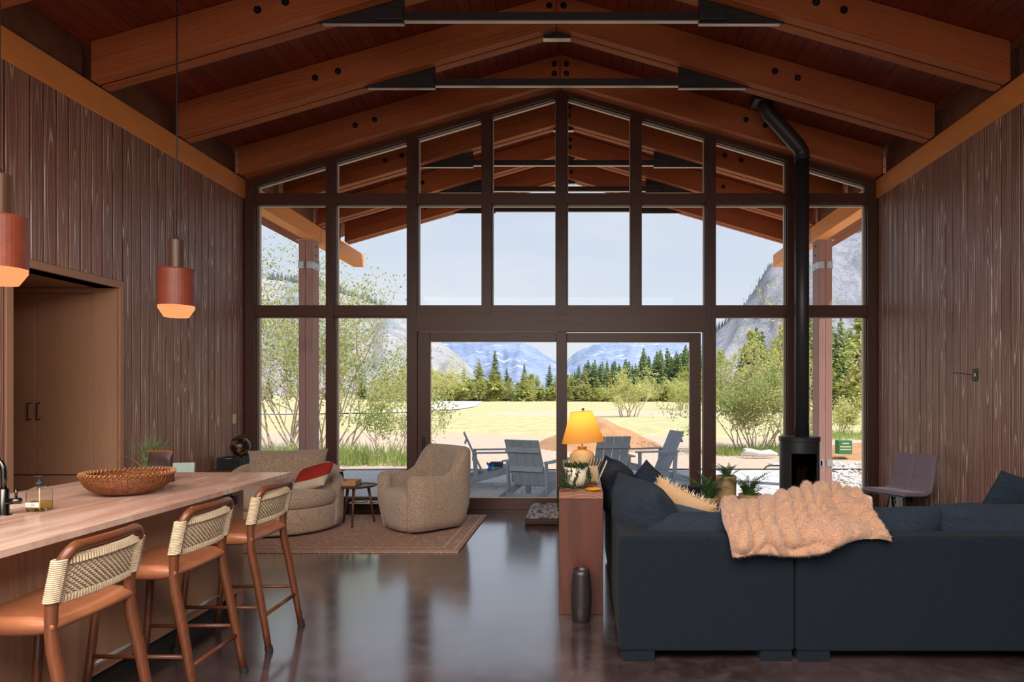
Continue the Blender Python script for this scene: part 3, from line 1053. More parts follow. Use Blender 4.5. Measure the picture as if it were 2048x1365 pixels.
def conifer(seed, levels=17, mat='conifer', spread=0.20, ragged=0.3):
    """unit-height conifer: trunk and whorls of drooping sprays"""
    rnd = random.Random(seed)
    vs, fs = [], []
    for L in range(levels):
        k = L / (levels - 1)
        z = 0.10 + 0.88 * k
        r = spread * (1 - k) ** 0.8 * rnd.uniform(1 - ragged, 1 + ragged * 0.5) + 0.012
        n = int(10 - 4 * k)
        for b_ in range(n):
            a = 2 * PI * (b_ + rnd.random()) / n
            rr = r * rnd.uniform(0.6, 1.1)
            for q in range(6):
                s0 = rr * (q + 0.1) / 6
                s1 = rr * (q + 1.9) / 6
                for side in (-1, 1):
                    aa = a + side * rnd.uniform(0.12, 0.5)
                    z0 = z - s0 * rnd.uniform(0.05, 0.5) + rnd.uniform(-.012, .012)
                    z1 = z - s1 * rnd.uniform(0.0, 0.6) + rnd.uniform(-.02, .02)
                    i = len(vs)
                    w = rr * 0.16 + 0.006
                    vs += [(s0 * math.cos(a), s0 * math.sin(a), z0), (s1 * math.cos(aa) - w * math.sin(aa), s1 * math.sin(aa) + w * math.cos(aa), z1),
                           (s1 * 1.15 * math.cos(aa), s1 * 1.15 * math.sin(aa), z1 + rnd.uniform(-.01, .02)), (s1 * math.cos(aa) + w * math.sin(aa), s1 * math.sin(aa) - w * math.cos(aa), z1 + rnd.uniform(-.02, .02))]
                    fs.append((i, i + 1, i + 2, i + 3))
    return vs, fs

def leafcloud(rnd, pts, size, per, jit):
    vs, fs = [], []
    for p in pts:
        for _ in range(per):
            c = Vector(p) + Vector((rnd.gauss(0, jit), rnd.gauss(0, jit), rnd.gauss(0, jit)))
            u = Vector((rnd.gauss(0, 1), rnd.gauss(0, 1), rnd.gauss(0, 1))).normalized()
            w = u.orthogonal().normalized()
            s = size * rnd.uniform(0.6, 1.3)
            i = len(vs)
            vs += [tuple(c - u * s), tuple(c + w * s * 0.5), tuple(c + u * s), tuple(c - w * s * 0.5)]
            fs.append((i, i + 1, i + 2, i + 3))
    return vs, fs

def branches(rnd, base, height, spread, stems, depth=3, r0=0.03, lean=0.35, kids=3, seg=5):
    """woody skeleton; returns bmesh builder and tip points"""
    b = B()
    tips = []
    def grow(p, d, L, r, lev):
        pts, rs = [p], [r]
        for k in range(4):
            d = (d + Vector((rnd.gauss(0, .16), rnd.gauss(0, .16), rnd.gauss(0.05, .10)))).normalized()
            p = p + d * L / 4
            pts.append(p)
            rs.append(r * (1 - 0.18 * (k + 1)))
            if lev < depth and k >= 1:
                for _ in range(rnd.choice((0, 1, 1, 2)) if kids == 3 else 1):
                    dd = (d + Vector((rnd.gauss(0, .7), rnd.gauss(0, .7), rnd.gauss(0.1, .4)))).normalized()
                    grow(p, dd, L * rnd.uniform(0.45, 0.7), r * 0.5, lev + 1)
            if lev >= depth - 1:
                tips.append(tuple(p))
        b.tube(pts, rs, seg if lev == 0 else 3 if lev > 1 else 4, cap=False)
    for s_ in range(stems):
        a = rnd.uniform(0, 2 * PI)
        d = Vector((math.cos(a) * lean, math.sin(a) * lean, 1)).normalized()
        grow(Vector(base) + Vector((math.cos(a), math.sin(a), 0)) * spread * rnd.random(), d, height * rnd.uniform(0.5, 0.8), r0, 0)
    return b, tips

# prototypes of the far trees (unit height), then each tree is a copy with its own size
PROTO = []
trunkm = B().tube([(0, 0, 0), (0.004, 0, 0.5), (0, 0, 0.97)], [0.018, 0.012, 0.003], 5).bm
trunk_me = bpy.data.meshes.new('trunk')
trunkm.to_mesh(trunk_me)
trunk_me.materials.append(M['bark'])
def proto_mesh(vs, fs, mat):
    me = bpy.data.meshes.new('foliage')
    me.from_pydata(vs, [], fs)
    me.materials.append(M[mat])
    return me
CON = [proto_mesh(*conifer(s_, 17, spread=sp_), 'conifer') for s_, sp_ in ((1, 0.17), (2, 0.21), (3, 0.15))]
PALE = [proto_mesh(*conifer(s_, 13, spread=sp_, ragged=0.6), 'conifer_pale') for s_, sp_ in ((4, 0.30), (5, 0.26))]
BUSHY = []
for s_ in (6, 7, 8):
    rnd = random.Random(s_)
    pts = []
    for _ in range(420):
        a, q = rnd.uniform(0, 2 * PI), rnd.random()
        z = 0.12 + 0.86 * rnd.random()
        r = (0.34 * math.sin(min(1, z * 1.15) * PI) ** 0.6 + 0.03) * math.sqrt(q) * (0.75 + 0.4 * noise.noise(Vector((a * 2, z * 4, s_))))
        pts.append((r * math.cos(a), r * math.sin(a), z))
    BUSHY.append(proto_mesh(*leafcloud(rnd, pts, 0.022, 5, 0.02), 'spring'))

def tree(kind, x, y, h, label, group, rz, w=1.0):
    me = {'c': CON, 'p': PALE, 'b': BUSHY}[kind]
    th = thing({'c': 'conifer_tree', 'p': 'pine_tree', 'b': 'leafy_tree'}[kind], label, 'tree', (x, y, -0.2), group)
    th.rotation_euler = (0, 0, rz)
    th.scale = (h * w, h * w, h)
    h *= 1
    link('trunk', trunk_me, None, th)
    link('foliage', me[int(abs(x * 7 + y)) % len(me)], None, th)
    return th

rnd = random.Random(11)
GA = 'trees at the far edge of the field, seen through the left door pane'
for x, y, h, k in [(-41, 150, 7.2, 'p'), (-36.5, 158, 6.4, 'c'), (-34, 146, 6.8, 'b'), (-30.5, 150, 7.4, 'p'), (-25.5, 140, 7.4, 'p'), (-22.6, 142, 9.2, 'p'), (-20.2, 150, 11.5, 'c'), (-19.2, 139, 7.8, 'p'),
                    (-15.5, 140, 5.2, 'b'), (-12.6, 138, 6.6, 'p'), (-13.6, 152, 8.6, 'c'), (-9.8, 141, 5.8, 'p'), (-7.6, 150, 8.2, 'c'), (-5.8, 139, 5.6, 'p'), (-3.4, 146, 6.0, 'b'), (-1.8, 150, 6.8, 'c'),
                    (-28, 139, 5.6, 'b'), (-38.5, 139, 5.4, 'b'), (-17, 146, 7.4, 'c'), (-43, 142, 5.6, 'b'), (-24, 152, 8.6, 'c'), (-11, 138, 4.6, 'b'), (-21.5, 138, 5.4, 'b'), (-2.5, 139, 4.4, 'b')]:
    lab = {'c': 'dark slender conifer among the far trees beyond the left door pane', 'p': 'yellow-green young pine among the far trees beyond the left door pane', 'b': 'rounded leafy tree among the far trees beyond the left door pane'}[k]
    tree(k, x, y, h, lab, {'c': 'dark conifers beyond the left door pane', 'p': 'young pines beyond the left door pane', 'b': 'leafy trees beyond the left door pane'}[k], rnd.uniform(0, 6), 1.25)
for i in range(26):
    x = -44 + 43.5 * i / 25 + rnd.uniform(-.8, .8)
    tree('pb'[i % 2], x, 136.5 + rnd.uniform(0, 14), rnd.uniform(3.4, 6.2), {'b': 'rounded leafy tree among the far trees beyond the left door pane', 'p': 'yellow-green young pine among the far trees beyond the left door pane'}['pb'[i % 2]], {'b': 'leafy trees beyond the left door pane', 'p': 'young pines beyond the left door pane'}['pb'[i % 2]], rnd.uniform(0, 6), 1.7)
for i in range(16):
    x = -2 + 29 * i / 15 + rnd.uniform(-.8, .8)
    tree('pb'[i % 2], x, 132 + rnd.uniform(0, 5), rnd.uniform(3.0, 5.2), {'p': 'yellow-green pine in front of the forest beyond the right door pane', 'b': 'pale rounded tree in front of the forest beyond the right door pane'}['pb'[i % 2]], {'p': 'pines before the forest', 'b': 'leafy trees before the forest'}['pb'[i % 2]], rnd.uniform(0, 6), 1.6)
for i in range(62):
    f = i / 61
    x = -3.5 + 32 * f + rnd.uniform(-.6, .6)
    y = 146 + rnd.uniform(-4, 22)
    h = 7.0 + 6.2 * f ** 1.1 + rnd.uniform(-1.8, 1.6)
    tree('c', x, y, h, 'dark green conifer in the forest edge beyond the right door pane', 'forest conifers beyond the right door pane', rnd.uniform(0, 6), rnd.uniform(1.2, 1.7))
for x, y, h, k in [(-2.2, 138, 6.2, 'p'), (0.6, 137, 7.0, 'p'), (3.2, 138, 5.6, 'p'), (5.6, 136, 6.8, 'p'), (9.5, 138, 4.8, 'b'), (13.2, 136, 5.4, 'b'), (17.5, 138, 5.2, 'b'), (20.4, 130, 7.2, 'b'), (22.6, 128, 8.0, 'p'), (25.6, 132, 6.4, 'b')]:
    lab = {'p': 'yellow-green pine in front of the forest beyond the right door pane', 'b': 'pale rounded tree in front of the forest beyond the right door pane'}[k]
    tree(k, x, y, h, lab, {'p': 'pines before the forest', 'b': 'leafy trees before the forest'}[k], rnd.uniform(0, 6), 1.25)
for i in range(24):
    tree('c', 25.5 + i * 1.0 + rnd.uniform(-.5, .5), 105 + rnd.uniform(-6, 9), 11.4 + rnd.uniform(-1.8, 1.2), 'dark conifer in the wood left of the stove pipe', 'conifers left of the stove pipe', rnd.uniform(0, 6), 1.5)
for x, y, h, k in [(15.6, 60, 7.6, 'b'), (17.9, 58, 8.6, 'p'), (19.4, 62, 8.4, 'b'), (13.6, 64, 6.0, 'b'), (21.0, 66, 8.8, 'b')]:
    tree(k, x, y, h, 'tall pale green tree just left of the stove pipe outdoors', 'pale trees left of the stove pipe', rnd.uniform(0, 6), 1.0)
for x, y, h, k in [(26.4, 62, 9.0, 'b'), (28.4, 64, 8.6, 'p'), (24.8, 70, 9.4, 'p'), (30.8, 66, 8.2, 'b'), (29.4, 74, 10.4, 'c'), (27.2, 78, 11.5, 'c')]:
    tree(k, x, y, h, {'c': 'dark conifer beyond the rightmost window', 'p': 'sunlit pine beyond the rightmost window', 'b': 'sunlit leafy tree beyond the rightmost window'}[k],
         {'c': 'conifers beyond the rightmost window', 'p': 'pines beyond the rightmost window', 'b': 'leafy trees beyond the rightmost window'}[k], rnd.uniform(0, 6), 1.15)
for x, y, h, k in [(-66, 175, 6.0, 'b'), (-61, 180, 7.0, 'c'), (-57, 178, 5.6, 'b'), (-53, 172, 5.8, 'b'), (-49, 176, 8.2, 'b'), (-46, 172, 7.0, 'p'), (-70, 178, 6.4, 'p'), (-75, 182, 6.2, 'c'), (-80, 178, 5.6, 'b'), (-85, 176, 6.4, 'c'), (-90, 180, 6.0, 'b'), (-55, 184, 7.2, 'c')]:
    tree(k, x, y, h, {'c': 'small far conifer beyond the lower left windows', 'p': 'small far pine beyond the lower left windows', 'b': 'small far leafy tree beyond the lower left windows'}[k],
         {'c': 'far conifers beyond the lower left windows', 'p': 'far pines beyond the lower left windows', 'b': 'far leafy trees beyond the lower left windows'}[k], rnd.uniform(0, 6), 1.35)

# trees along the mountain ridges, far too many to count
def treeline(name, ridge, dist, n, h, seed):
    rnd = random.Random(seed)
    vs, fs = [], []
    for _ in range(n):
        k = rnd.random()
        x = ridge[0][0] + (ridge[-1][0] - ridge[0][0]) * k
        for (x0, z0), (x1, z1) in zip(ridge[:-1], ridge[1:]):
            if x0 <= x <= x1:
                z = z0 + (z1 - z0) * (x - x0) / (x1 - x0)
        hh = h * rnd.uniform(0.4, 1.2)
        y = dist + rnd.uniform(-12, 5)
        i = len(vs)
        z -= 4
        for q in range(4):
            a = q * PI / 2 + k
            vs.append((x + hh * 0.18 * math.cos(a), y + hh * 0.18 * math.sin(a), z))
        vs.append((x, y, z + hh + 4))
        fs += [(i + q, i + (q + 1) % 4, i + 4) for q in range(4)]
    o = pyd(name, vs, fs, M['ridge'])
    o['kind'] = 'stuff'
    return o
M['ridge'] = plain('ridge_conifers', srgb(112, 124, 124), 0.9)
tag(treeline('ridge_treeline', [(-1056, 310.7), (-882.7, 299.2), (-753.5, 272.7), (-675, 264.6), (-594.2, 250.7), (-490.4, 216.1), (-398.1, 172.3)], 1500, 260, 16, 3), 'line of tiny conifers along the left hill ridge', 'treeline')
tag(treeline('cliff_treeline', [(265, 127.5), (325, 179.5), (345, 209.5), (365, 244.5), (390, 271.5), (435, 289.5), (495, 311.5), (565, 327.5), (685, 349.5)], 1300, 170, 12, 4), 'tiny conifers along the rim of the right-hand cliff', 'treeline')

# large bare-branched shrub outside the left windows
def shrub(name, label, base, h, spread, stems, leaf, per, jit, seed, leafmat='spring2', wood_='twig', depth=3, lean=0.45, r0=0.03, kids=3):
    rnd = random.Random(seed)
    b, tips = branches(rnd, (0, 0, 0), h, spread, stems, depth, r0, lean, kids)
    th = thing(name, label, 'shrub', base)
    b.obj('branches', M[wood_], th, local=True)
    vs, fs = leafcloud(rnd, tips, leaf, per, jit)
    me = bpy.data.meshes.new('foliage')
    me.from_pydata(vs, [], fs)
    o = link('foliage', me, M[leafmat], th)
    o['kind'] = 'stuff'
    return th
shrub('tall_shrub', 'tall sparse shrub with pale branches outside the leftmost windows', (-8.3, 18.0, -0.2), 4.6, 1.4, 17, 0.040, 4, 0.16, 21, r0=0.032, lean=0.42)
shrub('tall_shrub', 'arching sparse shrub leaning behind the left porch post', (-6.9, 17.0, -0.2), 3.7, 0.8, 13, 0.040, 4, 0.14, 22, r0=0.028, lean=0.55)
shrub('weedy_shrub', 'small weedy shrub growing in front of the second window from the left', (-4.6, 15.6, -0.2), 1.8, 0.5, 12, 0.035, 2, 0.09, 23, r0=0.012, lean=0.5)
shrub('wild_shrub', 'dense low shrub outside, left of the stove', (4.9, 18.6, -0.2), 2.1, 0.8, 16, 0.045, 4, 0.13, 24, r0=0.02, lean=0.38)
shrub('wild_shrub', 'thin sapling shrub with bare stems directly behind the stove pipe', (5.9, 18.2, -0.2), 3.6, 0.5, 7, 0.05, 2, 0.14, 25, r0=0.025, lean=0.25)
shrub('field_shrub', 'bushy bare-stemmed shrub alone in the field behind the table lamp', (3.2, 46, -0.2), 2.5, 0.7, 9, 0.075, 3, 0.16, 26, r0=0.05, lean=0.5, leafmat='spring')
shrub('field_shrub', 'smaller rounded shrub in the field near the right door stile', (10.6, 69, -0.2), 2.4, 0.8, 8, 0.10, 3, 0.2, 27, r0=0.06, lean=0.6, leafmat='spring')
shrub('roadside_shrub', 'low yellow-green bush on the bank beyond the rightmost window', (10.2, 26, -0.2), 1.1, 0.8, 10, 0.05, 3, 0.12, 28, r0=0.02, lean=0.9, leafmat='spring')
shrub('edge_shrub', 'tall twiggy shrub seen at the left edge of the left door pane', (-9.9, 40, -0.2), 3.6, 0.6, 8, 0.07, 2, 0.2, 29, r0=0.05, lean=0.5, leafmat='spring')

# tufts of grass near the patio
def grass_patch(name, label, x0, x1, y0, y1, n, h, seed, mat='grassblade'):
    rnd = random.Random(seed)
    vs, fs = [], []
    for _ in range(n):
        x, y = rnd.uniform(x0, x1), rnd.uniform(y0, y1)
        hh = h * rnd.uniform(0.4, 1.1) * (0.55 + 0.6 * abs(noise.noise(Vector((x * 1.3, y * 1.3, seed)))) * 1.6)
        a = rnd.uniform(0, 2 * PI)
        w = 0.014
        dx, dy = math.cos(a) * w, math.sin(a) * w
        lx, ly = rnd.gauss(0, .25) * hh, rnd.gauss(0, .25) * hh
        i = len(vs)
        vs += [(x - dx, y - dy, -0.16), (x + dx, y + dy, -0.16), (x + lx * .5 + dx * .6, y + ly * .5 + dy * .6, -0.16 + hh * .6), (x + lx * .5 - dx * .6, y + ly * .5 - dy * .6, -0.16 + hh * .6), (x + lx, y + ly, -0.16 + hh)]
        fs += [(i, i + 1, i + 2, i + 3), (i + 3, i + 2, i + 4)]
    o = pyd(name, vs, fs, M[mat])
    o['kind'] = 'stuff'
    return tag(o, label, 'grass')
grass_patch('grass_patch', 'bright green grass band outside the left windows', -9.5, -3.7, 14.6, 17.4, 3600, 0.5, 1)
grass_patch('grass_patch', 'green grass clump outside at the foot of the shrub left of the stove', 3.6, 6.6, 17.0, 18.6, 1500, 0.42, 2)
grass_patch('grass_patch', 'strip of green grass on the bank beyond the rightmost window', 8.2, 13.5, 23, 26, 1800, 0.4, 3)

# earth mound
def mound(name, label, cx, cy, rx, ry, h, mat, seed):
    vs, fs = [], []
    n, m = 40, 14
    for i in range(m + 1):
        k = i / m
        for j in range(n):
            a = 2 * PI * j / n
            wob = 1 + 0.13 * noise.noise(Vector((math.cos(a) * 1.5, math.sin(a) * 1.5, seed)))
            z = h * (1 - k) ** 0.95 + 0.10 * noise.noise(Vector((k * 4 * math.cos(a), k * 4 * math.sin(a), seed))) * k * (1 - k) * 4 * h
            vs.append((cx + rx * k * wob * math.cos(a), cy + ry * k * wob * math.sin(a), -0.2 + z))
    for i in range(m):
        for j in range(n):
            fs.append((i * n + j, i * n + (j + 1) % n, (i + 1) * n + (j + 1) % n, (i + 1) * n + j))
    return tag(pyd(name, vs, fs, mat, smooth=True), label, 'mound')
earth = plain('brown_earth', srgb(186, 138, 100), 0.95, var=0.14, nscale=3, bstr=0.5, bscale=14, bdist=0.05)
mound('earth_mound', 'heap of bare brown earth behind the patio chairs', 0.45, 20.5, 2.2, 2.4, 1.0, earth, 3.0)
mound('earth_bank', 'rubbly brown earth bank outside the rightmost window', 8.0, 17.6, 2.6, 2.2, 0.42, earth, 7.0)

# ------------------------------------------------------------------ patio of stone pavers
pa = thing('patio', None, None, (-0.3, 10.6, -0.1), kind='structure')
B().box(-4.75, 4.3, 8.43, 12.95, -0.2, -0.045).obj('bedding', plain('joint_sand', srgb(120, 112, 104), 0.95), pa)
rnd = random.Random(5)
paver_me = {}
y = 8.45
row = 0
while y < 12.9:
    d = (0.42, 0.30, 0.42, 0.36)[row % 4]
    x = -4.72 - rnd.uniform(0, 0.4)
    while x < 4.28:
        w = rnd.choice((0.42, 0.6, 0.6, 0.78))
        xa, xb = max(x, -4.72), min(x + w, 4.28)
        if xb - xa > 0.08:
            key = (round(xb - xa, 3), d)
            if key not in paver_me:
                o = B().box(0.004, xb - xa - 0.004, 0.004, d - 0.004, -0.04, 0, 0.006, 1).obj('paver', M['paver'], pa, local=True)
                paver_me[key] = o.data
            else:
                o = link('paver', paver_me[key], None, pa)
            o.location = (xa + 0.3, y - 10.6, 0.078 + rnd.uniform(-0.0015, 0.0015))
        x += w
    y += d
    row += 1
# pale stones beside the patio
rnd = random.Random(8)
t_ = bmesh.new()
bmesh.ops.create_icosphere(t_, subdivisions=1, radius=1)
base = [v.co.copy() for v in t_.verts]
bf = [[v.index for v in f.verts] for f in t_.faces]
t_.free()
vs, fs = [], []
for _ in range(1500):
    x, y = rnd.uniform(4.35, 8.2), rnd.uniform(10.0, 15.2)
    r = rnd.uniform(0.02, 0.075)
    i = len(vs)
    m = Matrix.Rotation(rnd.uniform(0, 6), 3, 'Z') @ Matrix.Diagonal((r * rnd.uniform(.8, 1.5), r, r * rnd.uniform(.5, .9)))
    for v in base:
        q = m @ v
        vs.append((x + q.x, y + q.y, -0.12 + q.z))
    fs += [[i + k for k in f] for f in bf]
o = pyd('gravel_stones', vs, fs, plain('pale_stone', srgb(206, 200, 194), 0.9, var=0.2, nscale=3))
o['kind'] = 'stuff'
tag(o, 'pale gravel stones beside the patio outside the rightmost window', 'gravel')

# ------------------------------------------------------------------ patio chairs
def make_patio_chair():
    th = thing('patio_chair', 'x', 'chair', (0, 0, 0), 'low slatted chairs on the patio')
    m = M['chairgrey']
    # front faces -y. back slats
    bt, bb = Vector((0, 0.50, 0.88)), Vector((0, 0.20, 0.22))
    for k in range(4):
        x = (k - 1.5) * 0.133
        B().obox((x, bb.y, bb.z), (x, bt.y, bt.z), 0.124, 0.02, 0.003, up=(0, -1, 0)).obj('back_slat', m, th)
    for f in (0.38, 0.80):
        p = bb.lerp(bt, f) + Vector((0, 0.028, -0.01))
        B().obox((-0.26, p.y, p.z), (0.26, p.y, p.z), 0.022, 0.075, 0.003, up=(0, -0.42, 0.9)).obj('back_batten', m, th)
    for k in range(5):
        y = -0.30 + k * 0.108
        z = 0.335 - (y + 0.30) * 0.26
        B().obox((-0.255, y, z), (0.255, y, z), 0.10, 0.02, 0.003, up=(0, 0.25, 1)).obj('seat_slat', m, th)
    for s_ in (-1, 1):
        B().obox((s_ * 0.275, -0.36, 0.30), (s_ * 0.275, 0.62, 0.055), 0.025, 0.11, 0.003).obj('side_rail', m, th)
        B().box(s_ * 0.275 - 0.045 + s_ * 0.03, s_ * 0.275 + 0.045 + s_ * 0.03, -0.34, -0.31, 0, 0.55, 0.003, 1).obj('front_leg', m, th)
        B().box(s_ * 0.33 - 0.06, s_ * 0.33 + 0.06, -0.40, 0.36, 0.55, 0.572, 0.004, 1).obj('arm', m, th)
        B().obox((s_ * 0.30, 0.30, 0.10), (s_ * 0.30, 0.33, 0.55), 0.025, 0.07, 0.003, up=(0, 1, 0)).obj('back_leg', m, th)
    B().box(-0.275, 0.275, -0.37, -0.345, 0.24, 0.33, 0.003, 1).obj('front_rail', m, th)
    B().box(-0.26, 0.26, 0.46, 0.485, 0.07, 0.14, 0.003, 1).obj('back_rail', m, th)
    return th
ch = make_patio_chair()
ch.location = (-0.66, 9.45, -0.022)
ch.rotation_euler = (0, 0, R(158))
ch['label'] = 'blue-grey patio chair seen from behind, nearest the glass, left of the lamp'
copy_tree(ch, loc=(-1.48, 10.9, -0.022), rz=R(100), label='blue-grey patio chair in profile holding a blue bundle, behind the boucle armchair')
copy_tree(ch, loc=(0.34, 10.2, -0.022), rz=R(196), label='blue-grey patio chair seen from behind, partly hidden by the table lamp')
copy_tree(ch, loc=(1.16, 11.1, -0.022), rz=R(-72), label='blue-grey patio chair facing left, rightmost of the four')
# blue bundle on the profile chair
th = thing('folded_towel', 'small dark bundle with a blue cord lying on the profile patio chair', 'towel', (-1.45, 10.85, 0.28))
B().box(-1.55, -1.33, 10.72, 10.95, 0.29, 0.36, 0.03, 3).obj('cloth', plain('dark_cloth', srgb(60, 66, 84), 0.9), th, smooth=True)
B().tube([(-1.57, 10.72, 0.36), (-1.53, 10.68, 0.30), (-1.55, 10.66, 0.24), (-1.51, 10.65, 0.26), (-1.47, 10.68, 0.34)], 0.018, 6).obj('cord', plain('blue_cord', srgb(60, 140, 215), 0.7), th, smooth=True)

# odds and ends outdoors
b = B()
b.tube([(4.05, 16.6, -0.06), (4.25, 16.5, 0.02), (4.5, 16.45, -0.02), (4.75, 16.5, 0.0), (4.95, 16.55, -0.05)], [0.05, 0.10, 0.08, 0.09, 0.04], 7)
b.tube([(4.12, 16.6, 0.10), (4.22, 16.55, 0.05), (4.4, 16.5, 0.0)], [0.02, 0.06, 0.05], 6)
tag(b.obj('bleached_log', plain('bleached_wood', srgb(226, 222, 218), 0.8, var=0.1), smooth=True), 'bleached white driftwood log lying on the earth outside', 'log')
th = thing('green_carton', 'small green carton with pale stripes on the earth bank outside', 'box', (6.55, 16.2, 0.1))
gmat = plain('green_card', srgb(62, 132, 78), 0.7)
B().box(6.35, 6.68, 16.1, 16.35, 0.0, 0.34, 0.004, 1).obj('body', gmat, th)
for z in (0.10, 0.17, 0.25):
    B().box(6.38 + (0.06 if z > .2 else 0), 6.65 - (0.05 if z > .2 else 0), 16.095, 16.1, z, z + 0.03).obj('stripe', M['cream'], th)
tag(B().tube([(3.62, 12.98, -0.10), (3.64, 13.0, 0.0), (3.70, 13.02, 0.05), (3.82, 13.05, 0.06), (4.1, 13.1, 0.05)], 0.014, 8).obj('hose', M['blackmatte'], smooth=True), 'black hose looping out of the ground past the patio', 'hose')
tag(B().tube([(-6, 13.4, -0.08), (0, 13.5, -0.08), (2.5, 13.6, -0.08), (6, 13.6, -0.08)], 0.015, 6).obj('ground_cable', M['blackmatte'], smooth=True), 'thin dark cable lying along the far side of the patio', 'cable')

# orange loader far out on the track
lo = thing('wheel_loader', 'tiny orange wheel loader far away at the end of the gravel track', 'loader', (-25.0, 143, -0.15))
om = plain('orange_paint', srgb(236, 132, 60), 0.5)
B().box(-26.4, -24.2, 142.3, 143.7, 0.7, 1.7, 0.1).box(-26.5, -25.6, 142.4, 143.6, 1.3, 2.0, 0.1).obj('body', om, lo)
B().box(-25.4, -24.4, 142.4, 143.6, 1.7, 2.8, 0.08).obj('cab', plain('cab_glass', srgb(90, 100, 100), 0.2), lo)
B().box(-25.45, -24.35, 142.35, 143.65, 2.8, 2.95).obj('cab_roof', om, lo)
B().obox((-24.3, 143, 1.3), (-22.9, 143, 0.5), 0.9, 0.25).obj('lift_arm', om, lo)
B().prism([(-23.0, 0.05), (-22.2, 0.1), (-22.4, 0.5), (-22.7, 0.9), (-23.0, 0.9)], 142.0, 144.0).obj('bucket', M['galv'], lo)
for x in (-26.1, -24.0):
    for y in (142.2, 143.8):
        o = B().lathe([(0.3, -0.2), (0.62, -0.18), (0.65, 0), (0.62, 0.18), (0.3, 0.2)], seg=16).obj('wheel', M['rubber'], lo, local=True)
        o.rotation_euler = (R(90), 0, 0)
        o.location = (x + 25, y - 143, 0.65 + 0.15)

# ------------------------------------------------------------------ kitchen island
t = NT('rose_marble')
v, _ = t.objvec(False)
a_ = t.noise(t.scaled(v, (3.0, 0.55, 1)), 1.6, 7, 0.62, 0.9)
f_ = t.noise(t.scaled(v, (9.0, 1.2, 1)), 2.0, 6, 0.65, 0.4)
c = t.mix(t.step(a_, 0.35, 0.68), srgb(186, 146, 130), srgb(216, 182, 166))
c = t.mix(t.math('MULTIPLY', t.step(f_, 0.54, 0.64), 0.4), c, srgb(166, 122, 106))
c = t.mix(t.math('MULTIPLY', t.step(f_, 0.30, 0.36), t.math('SUBTRACT', 1.0, t.step(f_, 0.36, 0.42))), c, srgb(214, 190, 176))
M['marble'] = t.bsdf(c, 0.26, 0, 0.5)
IX0, IX1, IY0, IY1 = -3.34, -2.147, 1.45, 4.80
wt = thing('worktop', 'rose marble worktop lying on the oak kitchen island', 'worktop', ((IX0 + IX1) / 2, 3, 0.892))
b = B()
SX0, SX1, SY0, SY1 = -3.24, -2.86, 2.60, 3.42
b.box(IX0, SX0, IY0, IY1, 0.892, 0.92).box(SX1, IX1, IY0, IY1, 0.892, 0.92).box(SX0, SX1, IY0, SY0, 0.892, 0.92).box(SX0, SX1, SY1, IY1, 0.892, 0.92)
b.obj('slab', M['marble'], wt)
sk = thing('sink', 'dark undermount sink let into the rose marble worktop', 'sink', ((SX0 + SX1) / 2, (SY0 + SY1) / 2, 0.70))
b = B().box(SX0 - .01, SX1 + .01, SY0 - .01, SY1 + .01, 0.70, 0.715).box(SX0 - .012, SX0, SY0, SY1, .70, .891).box(SX1, SX1 + .012, SY0, SY1, .70, .891).box(SX0, SX1, SY0 - .012, SY0, .70, .891).box(SX0, SX1, SY1, SY1 + .012, .70, .891)
b.obj('basin', plain('sink_composite', srgb(120, 108, 100), 0.4), sk)
B().lathe([(0.04, 0), (0.04, 0.006), (0.03, 0.004)], ((SX0 + SX1) / 2, 3.0, 0.715), 20).obj('drain', M['gunmetal'], sk)
isl = thing('kitchen_island', 'oak-panelled kitchen island under the rose marble worktop', 'island', (-2.85, 3, 0))
BX0, BX1, BY1 = -3.26, -2.42, 4.64
B().box(BX0, BX1 - 0.02, IY0 + .03, BY1 - 0.02, 0.10, 0.70).box(BX0, SX0 - 0.015, IY0 + .03, BY1 - .02, .70, .891).box(SX1 + .015, BX1 - .02, IY0 + .03, BY1 - .02, .70, .891) \
    .box(SX0 - .015, SX1 + .015, SY1 + .02, BY1 - .02, .70, .891).box(SX0 - .015, SX1 + .015, IY0 + .03, SY0 - .02, .70, .891).obj('carcass', dark, isl)
B().box(BX0 + .06, BX1 - 0.07, IY0 + .1, BY1 - 0.08, 0.0, 0.10).obj('toe_kick', plain('toe_kick', (0.03, 0.028, 0.028), 0.6), isl)
ys = [1.50, 2.01, 2.63, 3.25, 3.92, 4.575]
for a, c_ in zip(ys[:-1], ys[1:]):
    B().box(BX1 - 0.02, BX1, a + 0.0015, c_ - 0.0015, 0.10, 0.888, 0.001, 1).obj('panel', M['oak'], isl)
B().box(BX1 - 0.02, BX1, 4.578, BY1, 0.0, 0.888, 0.001, 1).obj('end_stile', M['oak'], isl)
B().box(BX0, BX1 - 0.021, BY1 - 0.02, BY1, 0.0, 0.888, 0.001, 1).obj('end_panel', M['oak'], isl)
for k in range(5):
    B().box(BX0 - 0.02, BX0, 1.5 + k * .62, 2.117 + k * .62, 0.10, 0.885, 0.001, 1).obj('door', M['oak'], isl)
ou = thing('island_outlet', 'black outlet plate with a plug on the island under the worktop overhang', 'outlet', (BX1, 4.42, 0.80))
B().box(BX1 + .001, BX1 + 0.012, 4.39, 4.47, 0.775, 0.875, 0.002, 1).obj('cover_plate', M['black'], ou)
B().box(BX1 + .010, BX1 + 0.055, 4.40, 4.46, 0.742, 0.800, 0.006, 2).obj('plug', M['blackmatte'], ou)

